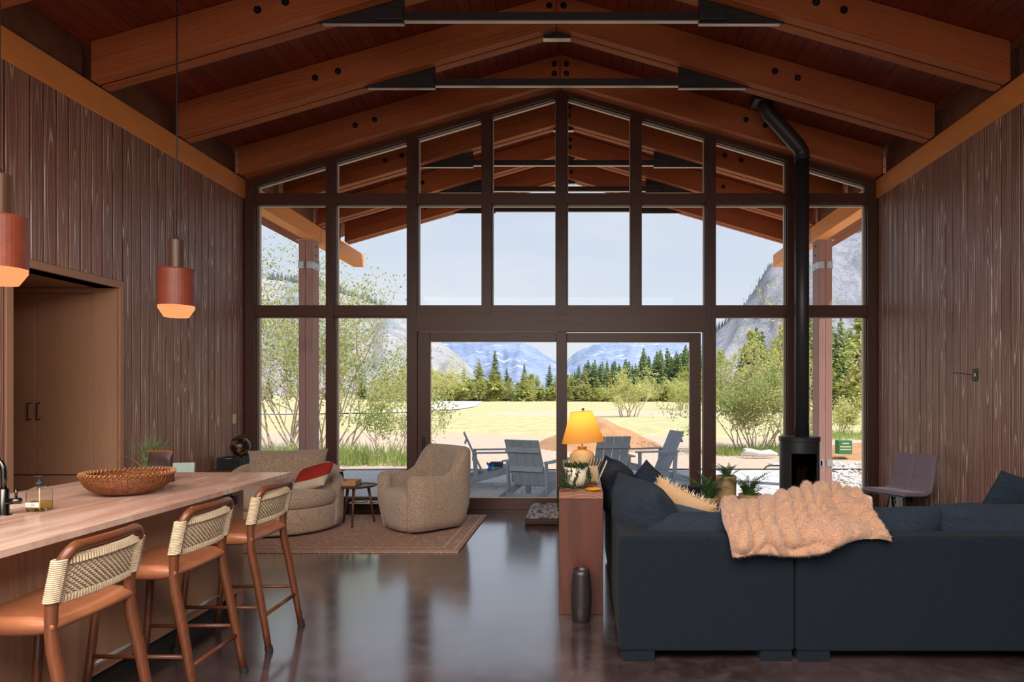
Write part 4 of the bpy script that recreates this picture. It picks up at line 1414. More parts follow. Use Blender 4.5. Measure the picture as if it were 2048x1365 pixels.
# pantry cabinet beyond the opening
pc = thing('pantry_cabinet', 'tall oak pantry cabinet with black pulls inside the left wall opening', 'cabinet', (-5.05, OY1, 0))
fy = OY1 - 0.02
B().box(-5.62, XL - 0.03, OY1 - .002, OY1 + 0.01, 0.05, OZ - .005).obj('carcass', dark, pc)
def cab_door(x0, x1, z0, z1, hx):
    d = B().box(x0 + .0015, x1 - .0015, fy, OY1 - .002, z0 + .002, z1 - .002, 0.0015, 1).obj('door', M['oak'], pc)
    if hx is not None:
        zc = 1.34
        B().tube([(hx, fy, zc - .075), (hx, fy - .035, zc - .075), (hx, fy - .035, zc + .075), (hx, fy, zc + .075)], 0.0065, 6).obj('handle', M['blackmatte'], d)
    return d
cab_door(-5.06, -4.52, 0.75, 2.425, -5.018)
cab_door(-5.60, -5.06, 0.75, 2.425, -5.102)
cab_door(-5.06, -4.52, 0.10, 0.745, None)
cab_door(-5.60, -5.06, 0.10, 0.745, None)
B().box(-4.517, XL - 0.004, fy, OY1 - .002, 0.1, OZ - .004).obj('filler_panel', M['oak'], pc)
B().box(-5.6, -4.52, fy + .004, OY1 - .002, 2.428, OZ - .004).obj('header_panel', M['oak'], pc)

# things on the worktop
fa = thing('faucet', 'dark gunmetal kitchen faucet with a gooseneck spout at the left picture edge', 'faucet', (-2.76, 3.10, 0.92))
fx, fy_ = -2.76, 3.10
B().lathe([(0.032, 0), (0.032, 0.004), (0.021, 0.006), (0.021, 0.125), (0.017, 0.128)], (fx, fy_, 0.92), 24).obj('body', M['gunmetal'], fa, smooth=True)
pts = [(fx, fy_, 1.045), (fx, fy_, 1.10)]
for k in range(13):
    a = PI * k / 12
    pts.append((fx - 0.085 + 0.085 * math.cos(a), fy_, 1.125 + 0.085 * math.sin(a)))
pts.append((fx - 0.17, fy_, 1.06))
B().tube(pts, 0.0125, 14).obj('spout', M['gunmetal'], fa, smooth=True)
B().tube([(fx + .018, fy_, 0.985), (fx + 0.072, fy_ + .01, 0.988)], 0.0145, 14).obj('valve', M['gunmetal'], fa, smooth=True)
B().tube([(fx + 0.052, fy_ + .008, 0.998), (fx + 0.052, fy_ + .008, 1.045)], 0.006, 10).obj('lever', M['gunmetal'], fa, smooth=True)

so = thing('soap_bottle', 'clear glass soap bottle with a black pump beside the faucet', 'bottle', (-2.69, 3.22, 0.92))
sx, sy = -2.69, 3.22
def rsq(b, prof, c, n=5.0, seg=32, cap=True):
    """rounded-square lathe"""
    rings = []
    for r, z in prof:
        row = []
        for k in range(seg):
            a = 2 * PI * k / seg
            ca, sa = math.cos(a), math.sin(a)
            row.append(b.bm.verts.new((c[0] + r * math.copysign(abs(ca) ** (2 / n), ca), c[1] + r * math.copysign(abs(sa) ** (2 / n), sa), c[2] + z)))
        rings.append(row)
    for i in range(len(rings) - 1):
        for k in range(seg):
            b.bm.faces.new((rings[i][k], rings[i][(k + 1) % seg], rings[i + 1][(k + 1) % seg], rings[i + 1][k]))
    if cap:
        b.bm.faces.new(list(reversed(rings[0])))
        b.bm.faces.new(rings[-1])
    return b
cg = glass_mat('bottle_glass', (0.93, 0.95, 0.92))
rsq(B(), [(0.036, 0.0), (0.042, 0.004), (0.043, 0.09), (0.041, 0.102), (0.025, 0.116), (0.015, 0.120), (0.015, 0.126)], (sx, sy, 0.92)).obj('bottle', cg, so, smooth=True)
rsq(B(), [(0.038, 0.005), (0.0405, 0.008), (0.0405, 0.046)], (sx, sy, 0.92)).obj('soap', glass_mat('soap_liquid', (0.90, 0.86, 0.55)), so, smooth=True)
b = B()
b.box(sx - .034, sx + .034, sy - .0446, sy - .0434, 0.944, 0.968).obj('paper_label', plain('label_white', srgb(225, 222, 214), 0.7), so)
b = B()
for k in range(4):
    b.box(sx - .006, sx + .016, sy - .0452, sy - .0446, 0.949 + k * .004, 0.9505 + k * .004)
b.obj('label_lettering', plain('label_ink', (0.25, 0.25, 0.26), 0.7), so)
B().lathe([(0.018, 0.122), (0.018, 0.142), (0.010, 0.146), (0.006, 0.150), (0.006, 0.164), (0.009, 0.165), (0.009, 0.174)], (sx, sy, 0.92), 16).obj('pump', M['blackmatte'], so, smooth=True)
B().tube([(sx + .012, sy, 1.089), (sx - .02, sy, 1.089), (sx - .040, sy, 1.084)], [0.0055, 0.005, 0.004], 8).obj('nozzle', M['blackmatte'], so, smooth=True)
B().tube([(sx, sy, 0.93), (sx, sy, 1.04)], 0.0025, 6).obj('dip_tube', M['cream'], so)

# woven bowl: coils of cane
bw = thing('woven_bowl', 'wide shallow woven cane bowl on the marble worktop', 'bowl', (-2.64, 3.78, 0.92))
bx, by = -2.64, 3.78
cane = plain('cane', srgb(132, 76, 42), 0.5, var=0.4, nscale=45, bstr=0.6, bscale=300)
cane2 = plain('pale_cane', srgb(158, 104, 62), 0.5, var=0.3, nscale=60)
b = B()
N = 22
for k in range(N):
    f = k / (N - 1)
    r = 0.085 + 0.138 * math.sin(f * PI / 2) ** 0.9
    z = 0.006 + 0.112 * (1 - math.cos(f * PI / 2)) ** 0.95
    pts = []
    for q in range(48):
        a = 2 * PI * q / 48
        w = 1 + 0.012 * math.sin(q * PI + k * PI)
        pts.append((bx + r * w * math.cos(a), by + r * w * math.sin(a), 0.92 + z))
    pts.append(pts[0])
    b.tube(pts, 0.0046, 5, cap=False)
b.lathe([(0.0, 0.004), (0.09, 0.004), (0.09, 0.010), (0.0, 0.010)], (bx, by, 0.92), 24, cap=False)
w_ = b.obj('coils', cane, bw, smooth=True)
w_['kind'] = 'stuff'
b = B()
for q in range(48):
    a = 2 * PI * (q + .5) / 48
    pts = []
    for k in range(0, 9):
        f = k / 8
        r = 0.090 + 0.138 * math.sin(f * PI / 2) ** 0.9
        z = 0.006 + 0.112 * (1 - math.cos(f * PI / 2)) ** 0.95
        pts.append((bx + r * math.cos(a), by + r * math.sin(a), 0.92 + z))
    b.tube(pts, 0.0017, 4, cap=False)
w_ = b.obj('ribs', cane, bw)
w_['kind'] = 'stuff'
b = B()
for q in range(56):
    a = 2 * PI * q / 56
    b.tube([(bx + (.224 + .011 * math.cos(u)) * math.cos(a + u * .01), by + (.224 + .011 * math.cos(u)) * math.sin(a + u * .01), 1.040 + .011 * math.sin(u)) for u in [k * PI / 3 for k in range(7)]], 0.0042, 4, cap=False)
w_ = b.obj('rim_binding', cane2, bw)
w_['kind'] = 'stuff'

# dark pouch standing behind the bowl
po = thing('coffee_pouch', 'dark brown paper pouch with an orange-brown top edge behind the woven bowl', 'bag', (-2.78, 4.28, 0.92))
px_, py_ = -2.78, 4.28
def pouch(u, v_):
    a = 2 * PI * u
    w = 0.083 * (1 - 0.06 * math.sin(v_ * PI)) 
    d = 0.042 * (1 - v_) ** 0.7 + 0.003
    ca, sa = math.cos(a), math.sin(a)
    return (px_ + w * math.copysign(abs(ca) ** 0.5, ca), py_ + d * math.copysign(abs(sa) ** 0.7, sa) + 0.006 * math.sin(v_ * 9 + u * 12), 0.92 + 0.198 * v_)
pm = plain('pouch_paper', srgb(58, 38, 36), 0.55, var=0.12, nscale=12, bstr=0.3, bscale=25)
B().grid(pouch, 32, 14, cu=True).obj('bag', pm, po, smooth=True)
B().box(px_ - .083, px_ + .083, py_ - .005, py_ + .005, 1.106, 1.126, 0.002, 1).obj('top_seam', plain('pouch_edge', srgb(150, 66, 34), 0.5), po)
b = B()
rnd = random.Random(3)
for k, w in enumerate((0.035, 0.055, 0.04, 0.065, 0.05, 0.06)):
    b.box(px_ - 0.035, px_ - 0.035 + w, py_ - .0475 + k * .0008, py_ - .0445 + k * .0008, 0.937 + k * 0.007, 0.940 + k * 0.007)
b.obj('lettering', plain('pouch_print', srgb(190, 180, 172), 0.6), po)

# wispy grass in a low bowl behind
gp = thing('grass_plant', 'wispy tall green grass plant behind the dark pouch', 'plant', (-3.06, 4.62, 0.92))
B().lathe([(0.05, 0), (0.07, 0.02), (0.075, 0.045), (0.068, 0.047), (0.062, 0.03)], (-3.06, 4.62, 0.92), 24).obj('pot', M['blackmatte'], gp, smooth=True)
rnd = random.Random(9)
vs, fs = [], []
for _ in range(120):
    a = rnd.uniform(0, 2 * PI)
    h = rnd.uniform(0.12, 0.31)
    lean = rnd.uniform(0.02, 0.16) * (1.4 if rnd.random() > .8 else 1)
    x0, y0 = -3.06 + rnd.uniform(-.04, .04), 4.62 + rnd.uniform(-.04, .04)
    ww = rnd.uniform(0.0018, 0.0034)
    i = len(vs)
    for k in range(5):
        f = k / 4
        q = lean * f ** 1.6
        s_ = ww * (1 - f * .9)
        vs += [(x0 + q * math.cos(a) - s_, y0 + q * math.sin(a), 0.96 + h * f - .02 * f * f * lean * 6), (x0 + q * math.cos(a) + s_, y0 + q * math.sin(a) + s_, 0.96 + h * f - .02 * f * f * lean * 6)]
    for k in range(4):
        fs.append((i + 2 * k, i + 2 * k + 1, i + 2 * k + 3, i + 2 * k + 2))
o = pyd('blades', vs, fs, leafy('grass_blades', srgb(62, 92, 52), srgb(120, 138, 90), 0.2, 30), gp)
o['kind'] = 'stuff'

# ------------------------------------------------------------------ bar stools
def make_stool():
    th = thing('bar_stool', 'x', 'stool', (0, 0, 0), 'bar stools along the island')
    W = M['stool']
    YB = 0.205
    for s_ in (-1, 1):
        l = B().tube([(-0.27, s_ * .21, 0.0), (-0.235, s_ * .20, 0.3), (-0.205, s_ * .19, 0.63)], [0.0165, 0.0185, 0.019], 12).obj('leg', W, th, smooth=True)
        B().tube([(-0.272, s_ * .2105, -0.0), (-0.268, s_ * .2095, 0.03)], 0.0205, 12).obj('foot_cap', M['rubber'], l)
    # the two back posts and the rail are one bent frame
    left = [(0.27, YB + .01, 0.0), (0.235, YB + .006, 0.20), (0.195, YB + .002, 0.42), (0.165, YB, 0.56), (0.155, YB, 0.64), (0.158, YB, 0.72), (0.175, YB, 0.82), (0.190, YB - .002, 0.872)]
    arc = []
    for k in range(1, 8):
        a = PI / 2 * k / 8
        arc.append((0.190 + 0.022 * math.sin(a), YB - .002 - 0.06 * (1 - math.cos(a)), 0.872 + 0.065 * math.sin(a)))
    half = left + arc
    mid = [(0.226, YB - .10, 0.939), (0.236, 0, 0.940), (0.226, -YB + .10, 0.939)]
    pts = half + mid + [(x, -y, z) for x, y, z in reversed(half)]
    rr = [0.0175, 0.020, 0.0225, 0.023] + [0.021] * (len(half) - 4) + [0.0185] * 3 + [0.021] * (len(half) - 4) + [0.023, 0.0225, 0.020, 0.0175]
    fr = B().tube(pts, rr, 12).obj('back_frame', W, th, smooth=True)
    for s_ in (-1, 1):
        B().tube([(0.272, s_ * (YB + .011), 0.0), (0.266, s_ * (YB + .010), 0.03)], 0.0215, 12).obj('foot_cap', M['rubber'], fr)
    # rungs
    for s_ in (-1, 1):
        B().tube([(-0.243, s_ * .203, 0.255), (0.222, s_ * (YB + .004), 0.255)], 0.0105, 8).obj('rung', W, th, smooth=True)
    B().tube([(0.234, -YB, 0.205), (0.234, YB, 0.205)], 0.0115, 8).obj('rung', W, th, smooth=True)
    B().tube([(-0.248, -.2, 0.205), (-0.248, .2, 0.205)], 0.012, 8).obj('foot_rest', M['bright'], th, smooth=True, label='metal-faced foot rest')
    # padded leather seat, dished in the middle, rolled at the edges
    def seat(u, v_):
        a = 2 * PI * v_
        ca, sa = math.cos(a), math.sin(a)
        y = -0.222 + 0.444 * u
        e_ = min(1, min(u, 1 - u) / 0.05)
        rd = 0.55 + 0.45 * math.sqrt(max(0, 1 - (1 - e_) ** 2))
        x = -0.03 + 0.205 * math.copysign(abs(ca) ** 0.55, ca)
        dish = -0.012 * (1 - (2 * u - 1) ** 2)
        z = 0.653 + 0.036 * rd * math.copysign(abs(sa) ** 0.75, sa) + dish * (1 if sa > 0 else 0.3)
        return (x, y, z)
    b = B().grid(seat, 28, 36, cv=True)
    bmesh.ops.holes_fill(b.bm, edges=[e_ for e_ in b.bm.edges if e_.is_boundary], sides=0)
    b.obj('seat', M['leather'], th, smooth=True)
    # woven cord back
    b = B()
    z0, z1 = 0.742, 0.888
    def face(y, z):
        bow = 0.026 * (1 - (y / YB) ** 2)
        return 0.160 + (z - 0.74) * 0.20 + bow
    rows = 15
    for i in range(rows):
        z = z0 + (z1 - z0) * (i + .5) / rows
        pts = []
        pts.append((face(-YB, z), -YB, z))
        for k in range(30):
            y = -YB + .02 + (2 * YB - .04) * (k + .5) / 30
            pts.append((face(y, z) - 0.0062 * (1 if ((k + i) % 2) else -1), y, z))
        pts.append((face(YB, z), YB, z))
        b.tube(pts, 0.0040, 4, cap=False)
    for k in range(30):
        y = -YB + .02 + (2 * YB - .04) * (k + .5) / 30
        pts = []
        for i in range(rows + 1):
            z = z0 - .004 + (z1 - z0 + .008) * i / rows
            pts.append((face(y, z) + 0.0062 * (1 if ((k + i) % 2) else -1), y, z))
        b.tube(pts, 0.0046, 4, cap=False)
        for zz, q in ((z1 + .004, 1), (z0 - .004, -1)):
            b.tube([(face(y, zz) + .012, y, zz - q * .018), (face(y, zz) + .011, y, zz + q * .004), (face(y, zz), y, zz + q * .010), (face(y, zz) - .011, y, zz + q * .004), (face(y, zz) - .012, y, zz - q * .018)], 0.0052, 4, cap=False)
    for s_ in (-1, 1):
        for i in range(21):
            z = z0 - .002 + (z1 - z0 + .004) * i / 20
            cx = 0.160 + (z - .74) * 0.20
            pts = [(cx + .026 * math.cos(q * PI / 5), s_ * YB + .026 * math.sin(q * PI / 5), z + .0005 * q) for q in range(11)]
            b.tube(pts, 0.0042, 4, cap=False)
    w_ = b.obj('woven_back', M['cord'], th, smooth=True)
    w_['kind'] = 'stuff'
    return th
st = make_stool()
st.location = (-2.09, 3.99, 0)
st['label'] = 'farthest of the three leather bar stools, standing by the end of the island'
copy_tree(st, loc=(-2.09, 3.28, 0), label='middle of the three leather bar stools with woven cord backs')
copy_tree(st, loc=(-2.09, 2.57, 0), label='nearest of the three leather bar stools, cut off by the left picture edge')

# ------------------------------------------------------------------ pendant lamps over the island
def make_pendant():
    th = thing('pendant_lamp', 'x', 'lamp', (0, 0, 0), 'pendant lamps over the island')
    leath = plain('pendant_leather', srgb(128, 58, 40), 0.45, var=0.12, nscale=9, bstr=0.2, bscale=200)
    B().lathe([(0.112, 0.075), (0.112, 0.315), (0.106, 0.325), (0.05, 0.327), (0.05, 0.320), (0.104, 0.318), (0.108, 0.310), (0.108, 0.075)], (0, 0, 0), 40, cap=False).obj('shade', leath, th, smooth=False)
    B().lathe([(0.109, 0.078), (0.109, 0.058), (0.074, 0.0), (0.070, 0.0), (0.10, 0.060), (0.10, 0.078)], (0, 0, 0), 40, cap=False).obj('diffuser', M['pend_glow'], th, smooth=True, label='glowing orange lower rim')
    B().lathe([(0.0, 0.014), (0.078, 0.014), (0.078, 0.010), (0.0, 0.010)], (0, 0, 0), 24, cap=False).obj('bulb_disc', M['pend_glow'], th)
    B().lathe([(0.047, 0.325), (0.047, 0.52), (0.044, 0.525), (0.012, 0.526)], (0, 0, 0), 24).obj('neck', M['walnut'], th, smooth=False)
    B().lathe([(0.013, 0.525), (0.012, 0.545), (0.006, 0.555)], (0, 0, 0), 12).obj('cord_grip', M['blackmatte'], th)
    ztop = RIDGE + RH - PITCH * (2.75 + XC) - 2.02 - 0.0
    B().tube([(0, 0, 0.55), (0.004, 0, 1.2), (0, 0, ztop)], 0.0045, 6).obj('cord', M['blackmatte'], th, smooth=True)
    B().lathe([(0.055, 0), (0.055, 0.03)], (0, 0, ztop - 0.03), 20).obj('canopy', M['blackmatte'], th)
    return th
M['pend_glow'] = emit('pendant_glow', (1.0, 0.37, 0.14), 1.1)
pd = make_pendant()
pd.location = (-2.755, 4.41, 2.02)
pd['label'] = 'leather cylinder pendant lamp with a wooden neck, hanging clear of the picture edge'
p2 = copy_tree(pd, loc=(-2.775, 3.09, 2.02), label='leather cylinder pendant lamp cut off by the left picture edge')
for p_ in ((-2.755, 4.41), (-2.775, 3.09)):
    add_light('pendant_bulb', 'POINT', (p_[0], p_[1], 1.98), (0, 0, 0), 7, (1.0, 0.62, 0.35), shadow_soft_size=0.06)

# ------------------------------------------------------------------ rug
RGX0, RGX1, RGY0, RGY1 = -4.05, -1.17, 6.11, 7.99
t = NT('patterned_rug')
v, _ = t.objvec(False)
sp = t.n('SeparateXYZ')
t.l(v, sp.inputs[0])
ex = t.math('SUBTRACT', (RGX1 - RGX0) / 2, t.math('ABSOLUTE', sp.outputs[0]))
ey = t.math('SUBTRACT', (RGY1 - RGY0) / 2, t.math('ABSOLUTE', sp.outputs[1]))
ed = t.math('MINIMUM', ex, ey)
vo = t.n('TexVoronoi', feature='DISTANCE_TO_EDGE')
t.l(t.scaled(v, (1.0, 1.0, 1)), vo.inputs['Vector'])
vo.inputs['Scale'].default_value = 9.0
vo.inputs['Randomness'].default_value = 0.75
nz = t.noise(v, 26.0, 4, 0.7)
nz2 = t.noise(t.scaled(v, (18.0, 60.0, 1)), 3.0, 3, 0.7)
lnn = t.math('SUBTRACT', 1.0, t.step(vo.outputs[0], 0.01, 0.05))
lnn = t.math('MULTIPLY', lnn, t.step(nz, 0.40, 0.58))
c = t.mix(t.step(nz2, 0.3, 0.7), srgb(158, 122, 106), srgb(188, 152, 136))
c = t.mix(t.math('MULTIPLY', lnn, 0.62), c, srgb(226, 206, 188))
bd = t.math('MULTIPLY', t.step(ed, 0.16, 0.165), t.math('SUBTRACT', 1.0, t.step(ed, 0.178, 0.183)))
bd2 = t.math('MULTIPLY', t.step(ed, 0.04, 0.045), t.math('SUBTRACT', 1.0, t.step(ed, 0.055, 0.06)))
c = t.mix(t.math('MULTIPLY', t.math('MAXIMUM', bd, bd2), 0.7), c, srgb(222, 196, 176))
rugm = t.bsdf(c, 0.95, 0, 0.1, nz2, 0.5, 0.004)
o = B().box((RGX0 - RGX1) / 2, (RGX1 - RGX0) / 2, (RGY0 - RGY1) / 2, (RGY1 - RGY0) / 2, 0.001, 0.014, 0.004, 2).obj('rug', rugm)
o.location = ((RGX0 + RGX1) / 2, (RGY0 + RGY1) / 2, 0)
tag(o, 'faded reddish-brown patterned rug with pale lines under the armchairs', 'rug')

# ------------------------------------------------------------------ upholstered tub chairs
def sup(a, b_, n, ph):
    ca, sa = math.cos(ph), math.sin(ph)
    return a * math.copysign(abs(ca) ** (2 / n), ca), b_ * math.copysign(abs(sa) ** (2 / n), sa)

def tub(bld, a, b_, n, ph0, ph1, hfun, th, z0, taper, N=64):
    st = []
    for i in range(N + 1):
        ph = ph0 + (ph1 - ph0) * i / N
        st.append(Vector(sup(a, b_, n, ph)))
    tang = [(st[min(N, i + 1)] - st[max(0, i - 1)]).normalized() for i in range(N + 1)]
    secs = []
    def section(p, tg, h, f):
        nr = Vector((tg.y, -tg.x))
        r = th / 2
        zt = h - (1 - f) * r * 0.9
        pts = [(r * 0.9 - taper, z0), (r - taper * 0.55, z0 + 0.10), (r - taper * 0.15, z0 + 0.24), (r, z0 + 0.38 * (zt - z0) + 0.12 * 0)]
        pts[3] = (r, max(pts[2][1] + 0.02, zt - 0.22))
        for k in range(0, 9):
            q = PI * k / 8
            pts.append((r * math.cos(q), zt - r * 0.8 + r * 0.8 * math.sin(q)))
        pts += [(-r, max(z0 + .26, zt - 0.24)), (-r, z0 + 0.12), (-r, z0)]
        return [Vector((p.x + nr.x * o_ * f, p.y + nr.y * o_ * f, z)) for o_, z in pts]
    for k in (0.98, 0.85, 0.6, 0.3):
        secs.append(section(st[0] - tang[0] * th * 0.5 * k, tang[0], hfun(st[0].x, st[0].y), math.sqrt(1 - k * k)))
    for i in range(N + 1):
        secs.append(section(st[i], tang[i], hfun(st[i].x, st[i].y), 1))
    for k in (0.3, 0.6, 0.85, 0.98):
        secs.append(section(st[N] + tang[N] * th * 0.5 * k, tang[N], hfun(st[N].x, st[N].y), math.sqrt(1 - k * k)))
    V = [[bld.bm.verts.new(p) for p in s_] for s_ in secs]
    m = len(V[0])
    for i in range(len(V) - 1):
        for k in range(m):
            bld.bm.faces.new((V[i][k], V[i + 1][k], V[i + 1][(k + 1) % m], V[i][(k + 1) % m]))
    bld.bm.faces.new(V[0])
    bld.bm.faces.new(list(reversed(V[-1])))
    return bld

def puck(bld, a, b_, n, prof, c=(0, 0), seg=48):
    rings = []
    for z, s_ in prof:
        rings.append([bld.bm.verts.new((c[0] + sup(a * s_, b_ * s_, n, 2 * PI * k / seg)[0], c[1] + sup(a * s_, b_ * s_, n, 2 * PI * k / seg)[1], z)) for k in range(seg)])
    for i in range(len(rings) - 1):
        for k in range(seg):
            bld.bm.faces.new((rings[i][k], rings[i][(k + 1) % seg], rings[i + 1][(k + 1) % seg], rings[i + 1][k]))
    bld.bm.faces.new(list(reversed(rings[0])))
    bld.bm.faces.new(rings[-1])
    return bld

def ss(x, a, b_):
    k = max(0, min(1, (x - a) / (b_ - a)))
    return k * k * (3 - 2 * k)

# square tub chair in the middle of the room
ac = thing('armchair', 'beige boucle tub armchair with square arms, standing alone at the rug edge', 'armchair', (0, 0, 0))
tub(B(), 0.36, 0.35, 5.0, R(-47), R(227), lambda x, y: 0.605 + 0.295 * ss(y, 0.06, 0.30) + 0.02 * ss(-y, 0, .35), 0.155, 0.035, 0.085).obj('shell', M['boucle'], ac, smooth=True)
puck(B(), 0.295, 0.345, 4.0, [(0.03, 0.80), (0.10, 0.87), (0.22, 0.96), (0.33, 1.02), (0.40, 1.02), (0.435, 0.96), (0.45, 0.85), (0.455, 0.6), (0.458, 0.05)], (0, -0.09)).obj('seat', M['boucle'], ac, smooth=True)
B().lathe([(0.25, 0), (0.25, 0.03)], (0, 0.02, 0.002), 32).obj('swivel_base', M['blackmatte'], ac)
ac.location = (-1.76, 7.22, 0.014)
ac.rotation_euler = (0, 0, R(-44))

# round swivel chair by the left wall
rc = thing('round_armchair', 'wide round beige boucle swivel chair with a back pillow by the left windows', 'armchair', (0, 0, 0))
puck(B(), 0.60, 0.60, 2.0, [(0.03, 0.955), (0.06, 0.98), (0.16, 1.0), (0.26, 1.0), (0.285, 0.985), (0.29, 0.9)], seg=64).obj('base', M['boucle'], rc, smooth=True)
puck(B(), 0.585, 0.585, 2.2, [(0.29, 0.93), (0.31, 0.985), (0.37, 1.015), (0.43, 1.0), (0.465, 0.95), (0.48, 0.85), (0.485, 0.5), (0.487, 0.05)], (0, -0.03), seg=64).obj('seat_cushion', M['boucle'], rc, smooth=True)
tub(B(), 0.56, 0.56, 2.0, R(-18), R(198), lambda x, y: 0.50 + 0.19 * ss(y, -0.15, 0.40), 0.13, 0.05, 0.01).obj('shell', M['boucle'], rc, smooth=True)
m = Matrix.Translation((0, 0.30, 0.645)) @ Matrix.Rotation(R(-14), 4, 'X')
B().pillow(0.86, 0.40, 0.26, m, wrinkle=0.008, seed=3).obj('back_pillow', M['boucle'], rc, smooth=True)
rc.location = (-3.30, 7.18, 0.014)
rc.rotation_euler = (0, 0, R(16))
# red and white cushion on it: two halves sewn along the diagonal
th = thing('throw_cushion', 'red and off-white throw cushion lying on the round boucle chair', 'cushion', (-2.90, 6.98, 0.60))
m = Matrix.Translation((-2.90, 6.98, 0.60)) @ Matrix.Rotation(R(-30), 4, 'Z') @ Matrix.Rotation(R(-48), 4, 'X') @ Matrix.Rotation(R(-22), 4, 'Y')
t = NT('red_white_cotton')
v, _ = t.objvec(False)
sp = t.n('SeparateXYZ')
t.l(v, sp.inputs[0])
dd = t.math('ADD', t.math('MULTIPLY', sp.outputs[2], 1.0), t.math('MULTIPLY', sp.outputs[0], -0.25))
dd = t.math('ADD', dd, t.math('MULTIPLY', t.noise(v, 2.0, 1, 0.5), 0.04))
c = t.mix(t.math('GREATER_THAN', dd, 0.015), srgb(206, 190, 172), srgb(168, 52, 40))
redm = t.bsdf(c, 0.85, 0, 0.2, t.noise(v, 400, 2, .6), 0.3, 0.002)
B().pillow(0.42, 0.34, 0.15, m, wrinkle=0.006, seed=8).obj('cover', redm, th, smooth=True)

# side table
sd = thing('side_table', 'small round wooden side table with three splayed legs between the armchairs', 'table', (-2.57, 7.40, 0.014))
cx, cy = -2.57, 7.40
B().lathe([(0.0, 0.440), (0.19, 0.440), (0.215, 0.448), (0.222, 0.462), (0.215, 0.466), (0.0, 0.466)], (cx, cy, 0), 48, cap=False).obj('tabletop', M['walnut'], sd, smooth=False)
for a in (R(-85), R(35), R(155)):
    B().tube([(cx + .20 * math.cos(a), cy + .20 * math.sin(a), 0.014), (cx + .13 * math.cos(a), cy + .13 * math.sin(a), 0.442)], [0.010, 0.017], 10).obj('leg', M['walnut'], sd, smooth=True)
th = thing('wooden_tray', 'light wooden tray box on the side table', 'tray', (-2.66, 7.36, 0.467))
lw = wood('light_wood', 'X', srgb(200, 152, 106), srgb(170, 120, 78), freq=60, rough=0.5, var=.05, bstr=.05)
x0, x1, y0, y1 = -2.79, -2.54, 7.27, 7.47
B().box(x0, x1, y0, y1, 0.467, 0.475).obj('bottom', lw, th)
for nm, q in (('front', (x0, x1, y0, y0 + .01)), ('back', (x0, x1, y1 - .01, y1)), ('side', (x0, x0 + .01, y0 + .01, y1 - .01)), ('side', (x1 - .01, x1, y0 + .01, y1 - .01))):
    B().box(*q, 0.475, 0.522, 0.001, 1).obj(nm, lw, th)
tag(B().obox((-2.74, 7.40, 0.477), (-2.775, 7.44, 0.60), 0.07, 0.008, 0.002, up=(0, 1, .3)).obj('small_tablet', M['screen']), 'thin dark tablet standing in the light wooden tray', 'tablet')
tag(B().tube([(-2.54 + k * .045, 7.42 + .01 * math.sin(k * 1.3), 0.472 + .006 * abs(math.sin(k))) for k in range(5)] + [(-2.33, 7.44, .44), (-2.30, 7.46, 0.2), (-2.28, 7.5, 0.02)], 0.005, 6).obj('charging_cable', M['blackmatte'], smooth=True), 'dark cable running across the side table to the floor', 'cable')

# raised dog bowl stand at the foot of the window
ds = thing('dog_bowl_stand', 'low white-topped dog bowl stand with black legs at the window foot', 'stand', (-2.62, 8.02, 0))
x0, x1, y0, y1, zt = -2.85, -2.40, 7.92, 8.12, 0.155
B().box(x0, x1, y0, y1, zt, zt + 0.014, 0.004, 2).obj('top', M['cream'], ds)
for x in (x0 + .012, x1 - .024):
    B().tube([(x + .006, y0 + .01, zt), (x + .006, y0 - .02, 0.006), (x + .006, y1 + .02, 0.006), (x + .006, y1 - .01, zt)], 0.007, 6).obj('leg', M['black'], ds)
for x in (-2.735, -2.515):
    o = B().lathe([(0.088, 0.016), (0.090, 0.022), (0.080, 0.020), (0.07, -0.03), (0.0, -0.035)], (x, 8.02, zt), 28, cap=False).obj('dog_bowl', M['gunmetal'], smooth=True)
    tag(o, 'dark metal dog bowl set in the low stand, %s one' % ('left' if x < -2.6 else 'right'), 'bowl', 'dog bowls')

# cabinet, black box and globe in the far left corner
cb = thing('corner_cabinet', 'low dark cabinet in the corner behind the round armchair', 'cabinet', (-4.10, 7.66, 0))
B().box(-4.285, -3.93, 7.46, 7.86, 0.05, 0.60, 0.004, 1).obj('body', M['walnut'], cb)
B().box(-4.29, -3.92, 7.45, 7.87, 0.60, 0.62, 0.003, 1).obj('top', M['walnut'], cb)
B().box(-4.27, -3.94, 7.452, 7.461, 0.08, 0.58, 0.003, 1).obj('door', M['walnut'], cb)
for x in (-4.26, -3.96):
    for y in (7.49, 7.83):
        B().box(x - .015, x + .015, y - .015, y + .015, 0, .05).obj('leg', M['walnut'], cb)
sp_ = thing('speaker_box', 'black box with a fabric front under the small globe', 'speaker', (-4.10, 7.66, 0.62))
B().box(-4.24, -3.955, 7.53, 7.80, 0.621, 0.755, 0.005, 2).obj('case', M['blackmatte'], sp_)
B().box(-4.22, -3.975, 7.524, 7.53, 0.635, 0.742, 0.002, 1).obj('grille_cloth', fabric('speaker_cloth', (0.012, 0.012, 0.013), (0.03, 0.03, 0.03), 900), sp_)
B().box(-4.13, -4.06, 7.52, 7.525, 0.746, 0.751).obj('trim_strip', M['bright'], sp_)
gb = thing('globe', 'small dark desk globe with gold continents on the black box', 'globe', (-4.02, 7.66, 0.756))
gx, gy, gz_ = -4.03, 7.66, 0.878
t = NT('globe_map')
v, _ = t.objvec(False)
n_ = t.noise(v, 11.0, 5, 0.6)
c = t.mix(t.step(n_, 0.52, 0.56), srgb(30, 27, 26), srgb(126, 88, 46))
c = t.mix(t.math('MULTIPLY', t.step(t.noise(v, 40, 3, .6), .55, .65), 0.5), c, srgb(60, 42, 28))
gmap = t.bsdf(c, 0.3, 0, 0.5)
